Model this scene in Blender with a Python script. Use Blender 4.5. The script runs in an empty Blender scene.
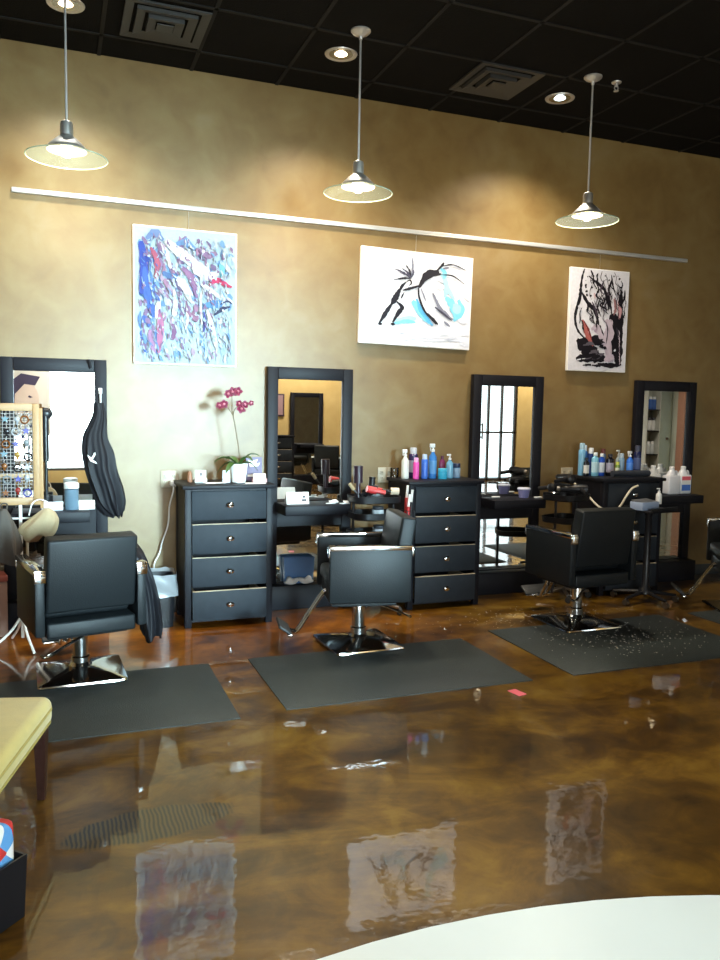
import bpy, bmesh, math, random
from mathutils import Vector, Matrix
random.seed(7)
PI = math.pi
C = bpy.context.scene.collection
scene = bpy.context.scene

# ------------------------------------------------------------------ camera
YAW, PITCH, ROLL = .3654, .0883, .0189
f_ = Vector((math.sin(YAW)*math.cos(PITCH), math.cos(YAW)*math.cos(PITCH), -math.sin(PITCH)))
r_ = Vector((math.cos(YAW), -math.sin(YAW), 0)); u_ = r_.cross(f_)
r2 = math.cos(ROLL)*r_ + math.sin(ROLL)*u_; u2 = -math.sin(ROLL)*r_ + math.cos(ROLL)*u_
cam_d = bpy.data.cameras.new('camera'); cam = bpy.data.objects.new('camera', cam_d); C.objects.link(cam)
cam.matrix_world = Matrix(((r2.x, u2.x, -f_.x, 0), (r2.y, u2.y, -f_.y, -5.833), (r2.z, u2.z, -f_.z, 1.5), (0, 0, 0, 1)))
cam_d.sensor_fit = 'VERTICAL'; cam_d.sensor_height = 36; cam_d.lens = 36*800/960
cam_d.clip_start = .02; cam_d.clip_end = 100
scene.camera = cam

# ------------------------------------------------------------------ world, exposure, daylight
w = bpy.data.worlds.new('world'); scene.world = w; w.use_nodes = True
bg = w.node_tree.nodes['Background']; bg.inputs[0].default_value = (.75, .88, 1, 1); bg.inputs[1].default_value = 1.0
vs = scene.view_settings
vs.view_transform = 'Standard'; vs.look = 'None'; vs.gamma = 1; vs.use_curve_mapping = False
vs.exposure = 0.1

def area(name, loc, rot, sx, sy, power, col, spread=180):
    d = bpy.data.lights.new(name, 'AREA'); d.shape = 'RECTANGLE'; d.size = sx; d.size_y = sy
    d.energy = power; d.color = col; d.spread = math.radians(spread)
    o = bpy.data.objects.new(name, d); C.objects.link(o); o.location = loc; o.rotation_euler = rot
    return o
# daylight outside the windows of the front wall and the glazed door
bl = area('daylight_beam', (2.9, -9.9, 1.8), (0, 0, 0), 1.1, 1.5, 105, (.60, .86, 1), 31)
bl.rotation_euler = (Vector((.30, 0, 1.25))-bl.location).to_track_quat('-Z', 'Y').to_euler()
area('daylight_front', (.2, -9.85, 1.5), (PI/2, 0, 0), 3.4, 2.4, 370, (.90, .95, 1))
area('daylight_door', (8.75, -9.85, 1.4), (PI/2, 0, 0), 2.2, 2.7, 40, (.88, .96, 1))

# ------------------------------------------------------------------ materials
def srgb(*c):
    return tuple(((x/255)/12.92 if x/255 <= .04045 else ((x/255+.055)/1.055)**2.4) for x in c)
def newmat(name):
    m = bpy.data.materials.new(name); m.use_nodes = True
    nt = m.node_tree; return m, nt, nt.nodes, nt.links, nt.nodes['Principled BSDF']
def mat(name, col, rough=.5, metal=0., var=.12, scale=8., bump=0., bscale=60., coat=0., emit=None, estr=0., spec=.5, sheen=0., aniso=None):
    m, nt, N, L, b = newmat(name)
    tc = N.new('ShaderNodeTexCoord'); nz = N.new('ShaderNodeTexNoise'); nz.inputs['Scale'].default_value = scale; nz.inputs['Detail'].default_value = 4
    L.new(tc.outputs['Object'], nz.inputs['Vector'])
    mx = N.new('ShaderNodeMix'); mx.data_type = 'RGBA'
    mx.inputs[6].default_value = (*[max(0, c*(1-var)) for c in col], 1); mx.inputs[7].default_value = (*[min(1, c*(1+var)) for c in col], 1)
    L.new(nz.outputs['Fac'], mx.inputs[0]); L.new(mx.outputs[2], b.inputs['Base Color'])
    b.inputs['Roughness'].default_value = rough; b.inputs['Metallic'].default_value = metal
    b.inputs['Specular IOR Level'].default_value = spec
    if coat: b.inputs['Coat Weight'].default_value = coat; b.inputs['Coat Roughness'].default_value = .08
    if sheen: b.inputs['Sheen Weight'].default_value = sheen
    if emit: b.inputs['Emission Color'].default_value = (*emit, 1); b.inputs['Emission Strength'].default_value = estr
    if bump:
        n2 = N.new('ShaderNodeTexNoise'); n2.inputs['Scale'].default_value = bscale; L.new(tc.outputs['Object'], n2.inputs['Vector'])
        bp = N.new('ShaderNodeBump'); bp.inputs['Strength'].default_value = bump; bp.inputs['Distance'].default_value = .01
        L.new(n2.outputs['Fac'], bp.inputs['Height']); L.new(bp.outputs[0], b.inputs['Normal'])
    return m
def glassy(name, tint, refl=.5, gl_col=(1, 1, 1)):
    m, nt, N, L, b = newmat(name); N.remove(b)
    tr = N.new('ShaderNodeBsdfTransparent'); tr.inputs[0].default_value = (*tint, 1)
    gl = N.new('ShaderNodeBsdfGlossy'); gl.inputs['Roughness'].default_value = .03; gl.inputs[0].default_value = (*gl_col, 1)
    fr = N.new('ShaderNodeFresnel'); fr.inputs[0].default_value = 1.35 + refl*.3
    nz = N.new('ShaderNodeTexNoise'); nz.inputs['Scale'].default_value = 3
    mx = N.new('ShaderNodeMixShader'); L.new(fr.outputs[0], mx.inputs[0]); L.new(tr.outputs[0], mx.inputs[1]); L.new(gl.outputs[0], mx.inputs[2])
    L.new(mx.outputs[0], N['Material Output'].inputs[0]); return m

def ramp(N, stops):
    r = N.new('ShaderNodeValToRGB'); e = r.color_ramp.elements
    while len(e) < len(stops): e.new(.5)
    for i, (p, c) in enumerate(stops): e[i].position = p; e[i].color = (*c, 1)
    return r
def wall_mat(name, cols, rough=.5):
    m, nt, N, L, b = newmat(name)
    tc = N.new('ShaderNodeTexCoord')
    n1 = N.new('ShaderNodeTexNoise'); n1.inputs['Scale'].default_value = 1.3; n1.inputs['Detail'].default_value = 6; n1.inputs['Roughness'].default_value = .6; n1.inputs['Distortion'].default_value = .4
    n2 = N.new('ShaderNodeTexNoise'); n2.inputs['Scale'].default_value = 5; n2.inputs['Detail'].default_value = 8; n2.inputs['Distortion'].default_value = .6
    L.new(tc.outputs['Object'], n1.inputs['Vector']); L.new(tc.outputs['Object'], n2.inputs['Vector'])
    mm = N.new('ShaderNodeMath'); mm.operation = 'MULTIPLY_ADD'; mm.inputs[1].default_value = .4
    L.new(n2.outputs['Fac'], mm.inputs[0]); m2 = N.new('ShaderNodeMath'); m2.operation = 'MULTIPLY'; m2.inputs[1].default_value = .6
    L.new(n1.outputs['Fac'], m2.inputs[0]); L.new(m2.outputs[0], mm.inputs[2])
    r = ramp(N, cols); L.new(mm.outputs[0], r.inputs[0]); L.new(r.outputs[0], b.inputs['Base Color'])
    b.inputs['Roughness'].default_value = rough
    bp = N.new('ShaderNodeBump'); bp.inputs['Strength'].default_value = .08; bp.inputs['Distance'].default_value = .02
    L.new(n2.outputs['Fac'], bp.inputs['Height']); L.new(bp.outputs[0], b.inputs['Normal'])
    return m
M = {}
M['wall'] = wall_mat('bronze plaster', [(.30, (.135, .080, .024)), (.44, (.180, .112, .036)), (.56, (.205, .138, .050)), (.70, (.230, .172, .082))], .42)
M['yellow_wall'] = wall_mat('ochre paint', [(.3, (.52, .36, .13)), (.7, (.62, .45, .19))], .6)
M['grey_wall'] = wall_mat('grey green paint', [(.3, (.42, .46, .40)), (.7, (.5, .54, .48))], .6)
M['ceiling'] = mat('black ceiling tile', (.007, .006, .005), .95, spec=.1, bump=.3, bscale=120)
M['tbar'] = mat('black ceiling grid metal', (.012, .011, .010), .7, spec=.2)
M['baseboard'] = mat('dark vinyl baseboard', (.03, .035, .038), .4)

def floor_mat():
    m, nt, N, L, b = newmat('acid stained concrete')
    tc = N.new('ShaderNodeTexCoord')
    def noise(scale, det, dist, sx=1, sy=1):
        mp = N.new('ShaderNodeMapping'); mp.inputs['Scale'].default_value = (sx, sy, 1); L.new(tc.outputs['Object'], mp.inputs[0])
        n = N.new('ShaderNodeTexNoise'); n.inputs['Scale'].default_value = scale; n.inputs['Detail'].default_value = det; n.inputs['Distortion'].default_value = dist
        n.inputs['Roughness'].default_value = .62
        L.new(mp.outputs[0], n.inputs['Vector']); return n
    n1 = noise(1.1, 8, 1.2, .8, 1.6); n2 = noise(5, 8, .8)
    add = N.new('ShaderNodeMath'); add.operation = 'MULTIPLY_ADD'; add.inputs[1].default_value = .35; L.new(n2.outputs['Fac'], add.inputs[0])
    mu = N.new('ShaderNodeMath'); mu.operation = 'MULTIPLY'; mu.inputs[1].default_value = .65; L.new(n1.outputs['Fac'], mu.inputs[0]); L.new(mu.outputs[0], add.inputs[2])
    r = ramp(N, [(.36, (.022, .010, .002)), (.46, (.07, .031, .003)), (.53, (.13, .061, .005)), (.60, (.19, .10, .010)), (.70, (.25, .16, .034))])
    L.new(add.outputs[0], r.inputs[0])
    # redder stain in the strip nearest the stations
    sep = N.new('ShaderNodeSeparateXYZ'); L.new(tc.outputs['Object'], sep.inputs[0])
    mr = N.new('ShaderNodeMapRange'); mr.inputs[1].default_value = -1.9; mr.inputs[2].default_value = -.6; L.new(sep.outputs[1], mr.inputs[0])
    mr2 = N.new('ShaderNodeMapRange'); mr2.inputs[1].default_value = 2.9; mr2.inputs[2].default_value = 2.0; L.new(sep.outputs[0], mr2.inputs[0])
    mm = N.new('ShaderNodeMath'); mm.operation = 'MULTIPLY'; L.new(mr.outputs[0], mm.inputs[0]); L.new(mr2.outputs[0], mm.inputs[1])
    mix = N.new('ShaderNodeMix'); mix.data_type = 'RGBA'; mix.blend_type = 'MULTIPLY'; mix.inputs[7].default_value = (1.75, 1.15, .8, 1)
    L.new(mm.outputs[0], mix.inputs[0]); L.new(r.outputs[0], mix.inputs[6])
    # ridged dark scuff patch
    mp = N.new('ShaderNodeMapping'); mp.vector_type = 'TEXTURE'; mp.inputs['Location'].default_value = (.31, -3.0, 0); mp.inputs['Rotation'].default_value = (0, 0, .10); mp.inputs['Scale'].default_value = (.31, .11, 1)
    L.new(tc.outputs['Object'], mp.inputs[0])
    nn = noise(7, 3, 0); va = N.new('ShaderNodeVectorMath'); va.operation = 'MULTIPLY_ADD'; va.inputs[1].default_value = (.7, .7, 0); va.inputs[2].default_value = (-.35, -.35, 0)
    L.new(nn.outputs['Color'], va.inputs[0]); vb = N.new('ShaderNodeVectorMath'); L.new(va.outputs[0], vb.inputs[0]); L.new(mp.outputs[0], vb.inputs[1])
    flat = N.new('ShaderNodeVectorMath'); flat.operation = 'MULTIPLY'; flat.inputs[1].default_value = (1, 1, 0); L.new(vb.outputs[0], flat.inputs[0])
    ln = N.new('ShaderNodeVectorMath'); ln.operation = 'LENGTH'; L.new(flat.outputs[0], ln.inputs[0])
    mk = N.new('ShaderNodeMapRange'); mk.inputs[1].default_value = 1.05; mk.inputs[2].default_value = .9; L.new(ln.outputs['Value'], mk.inputs[0])
    wv = N.new('ShaderNodeTexWave'); wv.inputs['Scale'].default_value = 20; wv.inputs['Distortion'].default_value = 3.5; wv.inputs['Detail'].default_value = 1; wv.inputs['Detail Scale'].default_value = .6
    L.new(tc.outputs['Object'], wv.inputs['Vector'])
    wr = ramp(N, [(.25, (.012, .010, .008)), (.75, (.075, .046, .014))]); L.new(wv.outputs['Fac'], wr.inputs[0])
    mix2 = N.new('ShaderNodeMix'); mix2.data_type = 'RGBA'; L.new(mk.outputs[0], mix2.inputs[0]); L.new(mix.outputs[2], mix2.inputs[6]); L.new(wr.outputs[0], mix2.inputs[7])
    L.new(mix2.outputs[2], b.inputs['Base Color'])
    b.inputs['Roughness'].default_value = .35
    b.inputs['Coat Weight'].default_value = 1; b.inputs['Coat IOR'].default_value = 1.55; b.inputs['Specular IOR Level'].default_value = .2
    nr = noise(9, 6, .3); rr = N.new('ShaderNodeMapRange'); rr.inputs[3].default_value = .0; rr.inputs[4].default_value = .06; L.new(nr.outputs['Fac'], rr.inputs[0])
    L.new(rr.outputs[0], b.inputs['Coat Roughness'])
    nb = noise(6, 3, 0); bp = N.new('ShaderNodeBump'); bp.inputs['Strength'].default_value = .05; bp.inputs['Distance'].default_value = .02
    L.new(nb.outputs['Fac'], bp.inputs['Height']); L.new(bp.outputs[0], b.inputs['Coat Normal'])
    return m
M['floor'] = floor_mat()
M['white_floor'] = mat('pale painted concrete', (.78, .84, .82), .35, var=.05, scale=3)
M['black_wood'] = mat('black stained wood', (.0065, .0065, .010), .5, var=.3, scale=14, spec=.22)
M['black_wood2'] = mat('black drawer paint', (.017, .022, .029), .62, var=.25, scale=18, spec=.25)
M['pale_wood_lit_edge'] = mat('raw drawer wood and lit edge', (.45, .36, .24), .5, scale=25)
M['mirror'] = mat('mirror silver', (.86, .88, .87), 0.0, 1, var=.01)
M['vinyl'] = mat('black vinyl upholstery', (.008, .010, .0115), .46, var=.15, bump=.12, bscale=180, spec=.26)
M['chrome'] = mat('polished chrome', (.72, .72, .72), .10, 1, var=.04)
M['steel'] = mat('brushed steel', (.66, .63, .60), .42, .75, var=.06)
M['dark_chrome'] = mat('dull metal', (.30, .28, .26), .32, 1)
M['rubber'] = mat('black rubber', (.014, .015, .015), .55, bump=.1, bscale=150)
M['mat'] = mat('black anti fatigue vinyl', (.026, .032, .031), .5, var=.25, scale=30, bump=.25, bscale=140, spec=.35)
M['plastic_black'] = mat('black plastic', (.010, .010, .012), .35, spec=.35)
M['plastic_white'] = mat('white plastic', (.80, .80, .78), .35, var=.03)
M['ceramic'] = mat('white glazed ceramic', (.85, .85, .83), .2, var=.02)
M['card'] = mat('white card', (.82, .81, .78), .6, var=.03)
def lamp_glass():
    m, nt, N, L, b = newmat('frosty green lamp glass'); N.remove(b)
    tr = N.new('ShaderNodeBsdfTransparent'); tr.inputs[0].default_value = (.84, .92, .86, 1)
    df = N.new('ShaderNodeBsdfTranslucent'); df.inputs[0].default_value = (.62, .72, .62, 1)
    gl = N.new('ShaderNodeBsdfGlossy'); gl.inputs['Roughness'].default_value = .12
    m1 = N.new('ShaderNodeMixShader'); m1.inputs[0].default_value = .10; L.new(tr.outputs[0], m1.inputs[1]); L.new(df.outputs[0], m1.inputs[2])
    m2 = N.new('ShaderNodeMixShader'); m2.inputs[0].default_value = .05; L.new(m1.outputs[0], m2.inputs[1]); L.new(gl.outputs[0], m2.inputs[2])
    L.new(m2.outputs[0], N['Material Output'].inputs[0]); return m
M['glass_disc'] = lamp_glass()
M['cap_metal'] = mat('brushed nickel', (.62, .58, .54), .34, .85, var=.1)
M['glass_rim'] = mat('green glass edge', (.30, .42, .34), .2, var=.1)
M['pane'] = glassy('window glass', (.95, .98, .97), .4)
M['liner'] = mat('cloudy plastic film', (.42, .44, .46), .25)
M['liner'].node_tree.nodes['Principled BSDF'].inputs['Alpha'].default_value = .55
M['tumbler'] = glassy('clear glass', (.85, .87, .88), .6)
M['bulb_warm'] = mat('warm lamp', (1, .9, .75), .4, emit=(1, .80, .52), estr=6)
M['bulb_cool'] = mat('cool lamp', (.9, 1, 1), .4, emit=(.80, .95, 1), estr=6)
M['can'] = mat('lamp reflector', (.8, .78, .74), .18, 1)
M['alu'] = mat('satin aluminium rail', (.50, .50, .49), .35, .3, var=.05)
M['outlet'] = mat('aged ivory outlet plastic', (.36, .31, .22), .4)
M['mesh'] = mat('grey wire mesh', (.22, .21, .20), .4, .6)
M['wire'] = mat('picture wire', (.5, .48, .44), .4, 1)
M['cape'] = mat('black nylon cloth', (.008, .008, .011), .6, var=.3, scale=12, bump=.2, bscale=25, spec=.25)
M['yellow'] = mat('yellow green upholstery', (.56, .44, .12), .8, var=.12, scale=20, bump=.15, bscale=200, sheen=.3)
M['mahogany'] = mat('dark mahogany', (.028, .009, .006), .35, var=.3, scale=20)
M['pine'] = mat('pale pine', (.38, .22, .09), .5, var=.2, scale=12)
M['cord'] = mat('white cord', (.75, .74, .70), .45, var=.03)
M['cream'] = mat('ivory cord', (.62, .56, .42), .45, var=.05)
M['leaf'] = mat('orchid leaf', (.045, .10, .02), .35, var=.3)
M['stem'] = mat('orchid stem', (.16, .10, .04), .5)
M['petal'] = mat('magenta petal', (.17, .006, .035), .5, var=.3, scale=30)
M['petal_pale'] = mat('pale orchid throat', (.45, .16, .2), .5)
M['tan'] = mat('tan cloth', (.34, .26, .15), .8, bump=.2, bscale=60)
M['taupe'] = mat('dark taupe cloth', (.07, .06, .05), .8, bump=.3, bscale=30)
M['blue_plastic'] = mat('blue plastic', (.10, .22, .45), .4)
M['rag'] = mat('white cloth', (.75, .77, .76), .8, bump=.3)
M['red'] = mat('red plastic', (.55, .03, .03), .35)
M['purple'] = mat('dark plum plastic', (.025, .012, .022), .35)
M['beige'] = mat('beige roller', (.62, .50, .36), .6)
M['foil'] = mat('silver foil', (.55, .57, .6), .35, .9, var=.3, scale=40, bump=.5)
M['clip'] = mat('pale hair', (.46, .42, .35), .6)
M['pink'] = mat('pink floor reflection', (.75, .12, .16), .6)
def paint_mat():
    m, nt, N, L, b = newmat('acrylic paint')
    a = N.new('ShaderNodeAttribute'); a.attribute_name = 'Col'
    tc = N.new('ShaderNodeTexCoord'); nz = N.new('ShaderNodeTexNoise'); nz.inputs['Scale'].default_value = 40; nz.inputs['Detail'].default_value = 5
    L.new(tc.outputs['Object'], nz.inputs['Vector'])
    mr = N.new('ShaderNodeMapRange'); mr.inputs[3].default_value = .78; mr.inputs[4].default_value = 1.1; L.new(nz.outputs['Fac'], mr.inputs[0])
    mx = N.new('ShaderNodeVectorMath'); mx.operation = 'MULTIPLY'; L.new(a.outputs['Color'], mx.inputs[0]); L.new(mr.outputs[0], mx.inputs[1])
    L.new(mx.outputs[0], b.inputs['Base Color']); b.inputs['Roughness'].default_value = .55; b.inputs['Specular IOR Level'].default_value = .25
    return m
M['paint'] = paint_mat()
_cm = {}
def cmat(col, rough=.35):
    k = (tuple(col), rough)
    if k not in _cm: _cm[k] = mat('coloured plastic', srgb(*col), rough, var=.06)
    return _cm[k]

# ------------------------------------------------------------------ mesh helpers
class MB:
    def __init__(s): s.bm = bmesh.new(); s.mi = 0
    def _tag(s, fs):
        for f in fs: f.material_index = s.mi
    def box(s, x0, x1, y0, y1, z0, z1, bevel=0., rot=None, seg=2):
        r = bmesh.ops.create_cube(s.bm, size=1); vs_ = r['verts']
        bmesh.ops.scale(s.bm, verts=vs_, vec=(x1-x0, y1-y0, z1-z0))
        if bevel:
            es = list({e for v in vs_ for e in v.link_edges})
            rb = bmesh.ops.bevel(s.bm, geom=es, offset=bevel, segments=seg, affect='EDGES', profile=.5)
            vs_ = list({v for f in rb['faces'] for v in f.verts} | {v for v in vs_ if v.is_valid})
        if rot: bmesh.ops.rotate(s.bm, verts=vs_, cent=(0, 0, 0), matrix=rot)
        bmesh.ops.translate(s.bm, verts=vs_, vec=((x0+x1)/2, (y0+y1)/2, (z0+z1)/2))
        s._tag({f for v in vs_ for f in v.link_faces}); return vs_
    def rings(s, rings, closed=True, cap0=True, cap1=True):
        vr = [[s.bm.verts.new(p) for p in r] for r in rings]; n = len(vr[0]); fs = []
        for a, b in zip(vr, vr[1:]):
            for i in range(n if closed else n-1):
                j = (i+1) % n
                fs.append(s.bm.faces.new((a[i], a[j], b[j], b[i])))
        if cap0: fs.append(s.bm.faces.new(vr[0][::-1]))
        if cap1: fs.append(s.bm.faces.new(vr[-1]))
        s._tag(fs); return fs
    def lathe(s, prof, x=0, y=0, z=0, seg=16, sx=1, sy=1, cap0=True, cap1=True, mis=None):
        base = s.mi; rs = []
        for r, h in prof:
            r = max(r, .0004)
            rs.append([(x+sx*r*math.cos(2*PI*i/seg), y+sy*r*math.sin(2*PI*i/seg), z+h) for i in range(seg)])
        fs = s.rings(rs, True, cap0, cap1)
        if mis:
            for k, mi in enumerate(mis):
                for f in fs[k*seg:(k+1)*seg]: f.material_index = mi
        return fs
    def tube(s, pts, r, seg=8, r1=None, caps=True):
        pts = [Vector(p) for p in pts]; n = len(pts); rs = []
        up = None
        for i, p in enumerate(pts):
            t = (pts[min(i+1, n-1)]-pts[max(i-1, 0)]).normalized()
            if up is None:
                up = t.orthogonal().normalized()
            up = (up - t*up.dot(t)).normalized(); sd = t.cross(up)
            rr = r if r1 is None else r+(r1-r)*i/(n-1)
            rs.append([p+rr*(math.cos(2*PI*k/seg)*up+math.sin(2*PI*k/seg)*sd) for k in range(seg)])
        return s.rings(rs, True, caps, caps)
    def prism(s, pts, d):
        """polygon pts extruded along vector d"""
        d = Vector(d); return s.rings([[Vector(p) for p in pts], [Vector(p)+d for p in pts]])
    def sphere(s, x, y, z, r, sx=1, sy=1, sz=1, seg=12, rings=8):
        prof = [(r*math.sin(PI*k/rings), -r*math.cos(PI*k/rings)*sz) for k in range(rings+1)]
        return s.lathe(prof, x, y, z, seg, sx, sy)
    def build(s, name, mats, parent=None, smooth=True, loc=None):
        bmesh.ops.recalc_face_normals(s.bm, faces=s.bm.faces[:])
        me = bpy.data.meshes.new(name); s.bm.to_mesh(me); s.bm.free()
        for m in (mats if isinstance(mats, (list, tuple)) else [mats]): me.materials.append(m)
        if smooth:
            for p in me.polygons: p.use_smooth = True
            try: me.set_sharp_from_angle(angle=math.radians(38))
            except Exception: pass
        o = bpy.data.objects.new(name, me); C.objects.link(o)
        if parent: o.parent = parent
        if loc is not None: o.location = loc
        return o
def tag(o, label, cat, group=None, kind=None):
    o['label'] = label; o['category'] = cat
    if group: o['group'] = group
    if kind: o['kind'] = kind
    return o
def thing(name, label, cat, loc=(0, 0, 0), rotz=0, group=None):
    o = bpy.data.objects.new(name, None); C.objects.link(o); o.empty_display_size = .1
    o.location = loc; o.rotation_euler = (0, 0, rotz)
    return tag(o, label, cat, group)
def struct(o): o['kind'] = 'structure'; return o
def dup(root, loc, rotz, label, group=None):
    r = root.copy(); C.objects.link(r); r.location = loc; r.rotation_euler = (0, 0, rotz); r['label'] = label
    if group: r['group'] = group
    for ch in list(root.children):
        c = ch.copy(); C.objects.link(c); c.parent = r
        for g in list(ch.children):
            d = g.copy(); C.objects.link(d); d.parent = c
    return r
def smooth_path(pts, n=8):
    pts = [Vector(p) for p in pts]; out = []
    P = [pts[0]*2-pts[1]]+pts+[pts[-1]*2-pts[-2]]
    for i in range(1, len(P)-2):
        for k in range(n):
            t = k/n; a, b, c, d = P[i-1], P[i], P[i+1], P[i+2]
            out.append(.5*((2*b)+(c-a)*t+(2*a-5*b+4*c-d)*t*t+(3*b-a-3*c+d)*t**3))
    out.append(pts[-1]); return out

# ------------------------------------------------------------------ room shell
XL, XR, YF, H = -1.9, 11.0, -9.5, 3.82
b = MB(); b.box(XL-.2, XR+.2, 0, .15, 0, H); struct(b.build('wall_back', M['wall'], smooth=False))
b = MB(); b.box(XL-.2, XR+.2, YF-.2, .15, -.15, 0); struct(b.build('floor', M['floor'], smooth=False))
b = MB()
pts = []
cx, cy, R_ = 1.0, -6.635, 2.78
for i in range(97): a = 2*PI*i/96; pts.append((cx+R_*math.cos(a), cy+R_*math.sin(a), 0.0005))
b.prism(pts[:-1], (0, 0, .0025)); struct(b.build('floor.001', M['white_floor'], smooth=False))
b = MB(); b.box(XL-.2, XR+.2, YF-.2, .15, H, H+.1); ceil_o = struct(b.build('ceiling', M['ceiling'], smooth=False))
b = MB()
x = .31-.61*5
while x < XR: b.box(x-.012, x+.012, YF, 0, H-.006, H); x += .61
y = -.32
while y > YF: b.box(XL, XR, y-.012, y+.012, H-.006, H-.0003); y -= .61
g = b.build('ceiling_grid', M['tbar'], ceil_o, smooth=False)
# left wall with its window
def wall_x(name, X, th, y0, y1, holes, m):
    b = MB(); ys = sorted({y0, y1, *[h[0] for h in holes], *[h[1] for h in holes]})
    for a, c in zip(ys, ys[1:]):
        hh = [h for h in holes if h[0] <= a and h[1] >= c]
        if hh:
            if hh[0][2] > 0: b.box(X, X+th, a, c, 0, hh[0][2])
            b.box(X, X+th, a, c, hh[0][3], H)
        else: b.box(X, X+th, a, c, 0, H)
    return struct(b.build(name, m, smooth=False))
def wall_y(name, Y, th, x0, x1, holes, m):
    b = MB(); xs = sorted({x0, x1, *[h[0] for h in holes], *[h[1] for h in holes]})
    for a, c in zip(xs, xs[1:]):
        hh = [h for h in holes if h[0] <= a and h[1] >= c]
        if hh:
            if hh[0][2] > 0: b.box(a, c, Y-th, Y, 0, hh[0][2])
            b.box(a, c, Y-th, Y, hh[0][3], H)
        else: b.box(a, c, Y-th, Y, 0, H)
    return struct(b.build(name, m, smooth=False))
wall_x('wall_left', XL-.15, .15, YF, 0, [], M['wall'])
wall_x('wall_right', XR, .15, YF, 0, [], M['grey_wall'])
wall_y('wall_front', YF, .15, XL, XR, [(-1.5, 1.9, .3, 2.7), (2.3, 3.6, .6, 2.7), (7.8, 9.5, 0, 2.75)], M['yellow_wall'])
b = MB(); b.box(XL, XR, -.012, 0, 0, .10, .003); struct(b.build('baseboard_back', M['baseboard']))
b = MB(); b.box(1.9, 7.75, YF, YF+.012, 0, .28); b.box(9.55, XR, YF, YF+.012, 0, .28); struct(b.build('baseboard_front', M['baseboard'], smooth=False))
b = MB(); b.box(XR-.012, XR, YF, -.02, 0, .25); struct(b.build('baseboard_right', M['baseboard'], smooth=False))
# windows and glazed door
wf = mat('dark bronze mullion', (.05, .045, .04), .4)
def window(name, along, A0, A1, z0, z1, P, n, hw=.025, bar=None):
    b = MB(); t = .03
    def bx(a0, a1, c0, c1):
        if along == 'y': b.box(P-t, P+t, a0, a1, c0, c1)
        else: b.box(a0, a1, P-t, P+t, c0, c1)
    bx(A0, A1, z0, z0+.05); bx(A0, A1, z1-.05, z1)
    for i in range(n+1):
        a = A0+.025+(A1-A0-.05)*i/n; bx(a-hw, a+hw, z0, z1)
    if bar: bx(A0, A1, bar-.02, bar+.02)
    fr = struct(b.build(name, wf, smooth=False))
    b = MB()
    if along == 'y': b.box(P-.003, P+.003, A0+.03, A1-.03, z0+.03, z1-.03)
    else: b.box(A0+.03, A1-.03, P-.003, P+.003, z0+.03, z1-.03)
    b.build('pane', M['pane'], fr, smooth=False)
    return fr
window('window_1', 'x', 2.3, 3.6, .6, 2.7, YF-.07, 1)
window('window_2', 'x', -1.5, 1.9, .3, 2.7, YF-.07, 3)
dr = window('door_1', 'x', 7.8, 9.5, 0, 2.75, YF-.07, 5, .022, 1.05)
b = MB(); b.tube([(8.62, YF+.04, .9), (8.62, YF+.04, 1.25)], .018); b.box(8.60, 8.64, YF-.05, YF+.04, .93, .96); b.box(8.60, 8.64, YF-.05, YF+.04, 1.2, 1.23); b.build('door_handle', M['dark_chrome'], dr)
# tall grey door and pinkish casing on the right wall
b = MB(); b.box(XR-.03, XR, -6.86, -6.42, 0.26, 2.3, .004); d2 = struct(b.build('door_2', mat('grey green door', (.20, .23, .18), .45), smooth=False))
b = MB(); b.lathe([(.02, 0), (.03, .02), (.02, .05)], 0, 0, 0, 12); k = b.build('door_handle', M['dark_chrome'], d2); k.location = (XR-.04, -6.47, 1.05); k.rotation_euler = (0, -PI/2, 0)
b = MB(); b.box(XR-.05, XR, -6.24, -6.08, 0, 2.5, .004); struct(b.build('trim_1', mat('dusty pink casing', (.50, .27, .20), .5), smooth=False))

# ------------------------------------------------------------------ styling stations
def make_station(label):
    t = thing('styling_station', label, 'mirror', (0, 0, 0), 0, 'mirrored styling stations along the wall')
    W2, Hh = .333, 1.80
    b = MB()
    b.box(-W2, -W2+.078, -.055, 0, 0, Hh, .004); b.box(W2-.078, W2, -.055, 0, 0, Hh, .004)
    b.box(-W2+.079, W2-.079, -.055, 0, Hh-.088, Hh, .004)
    b.box(-W2+.079, W2-.079, -.055, 0, .0, .185, .004)
    b.box(-W2+.079, W2-.079, -.050, 0, .61, .79)
    b.build('frame', M['black_wood'], t)
    b = MB(); b.box(-W2+.01, W2-.01, -.165, -.056, 0, .18, .004); b.build('plinth', M['black_wood'], t)
    b = MB(); b.box(-W2+.07, W2-.07, -.030, -.015, .78, 1.72); b.build('mirror', M['mirror'], t, smooth=False)
    b = MB(); b.box(-W2+.07, W2-.07, -.030, -.015, .18, .615); b.build('mirror', M['mirror'], t, smooth=False)
    b = MB(); b.box(-.27, .205, -.34, -.056, .728, .80, .005); b.build('shelf', M['black_wood'], t)
    return t
GAP = -.012
st = make_station('black mirrored station behind the orchid chest and the sideways chair, holding a white card')
st.location = (1.802, GAP-.002, 0)
dup(st, (.005, GAP-.002, 0), 0, 'black mirrored station at the far left with a black cape over its corner')
dup(st, (3.51, GAP-.002, 0), 0, 'black mirrored station reflecting the glazed door, with a small lavender tub')
dup(st, (5.145, GAP-.002, 0), 0, 'black mirrored station at the far right, with white gallon jugs on its shelf')
dup(st, (4.66, YF+.016, 0), PI, 'black mirrored station across the room, seen reflected in a mirror', 'mirrored stations across the room')

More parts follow.
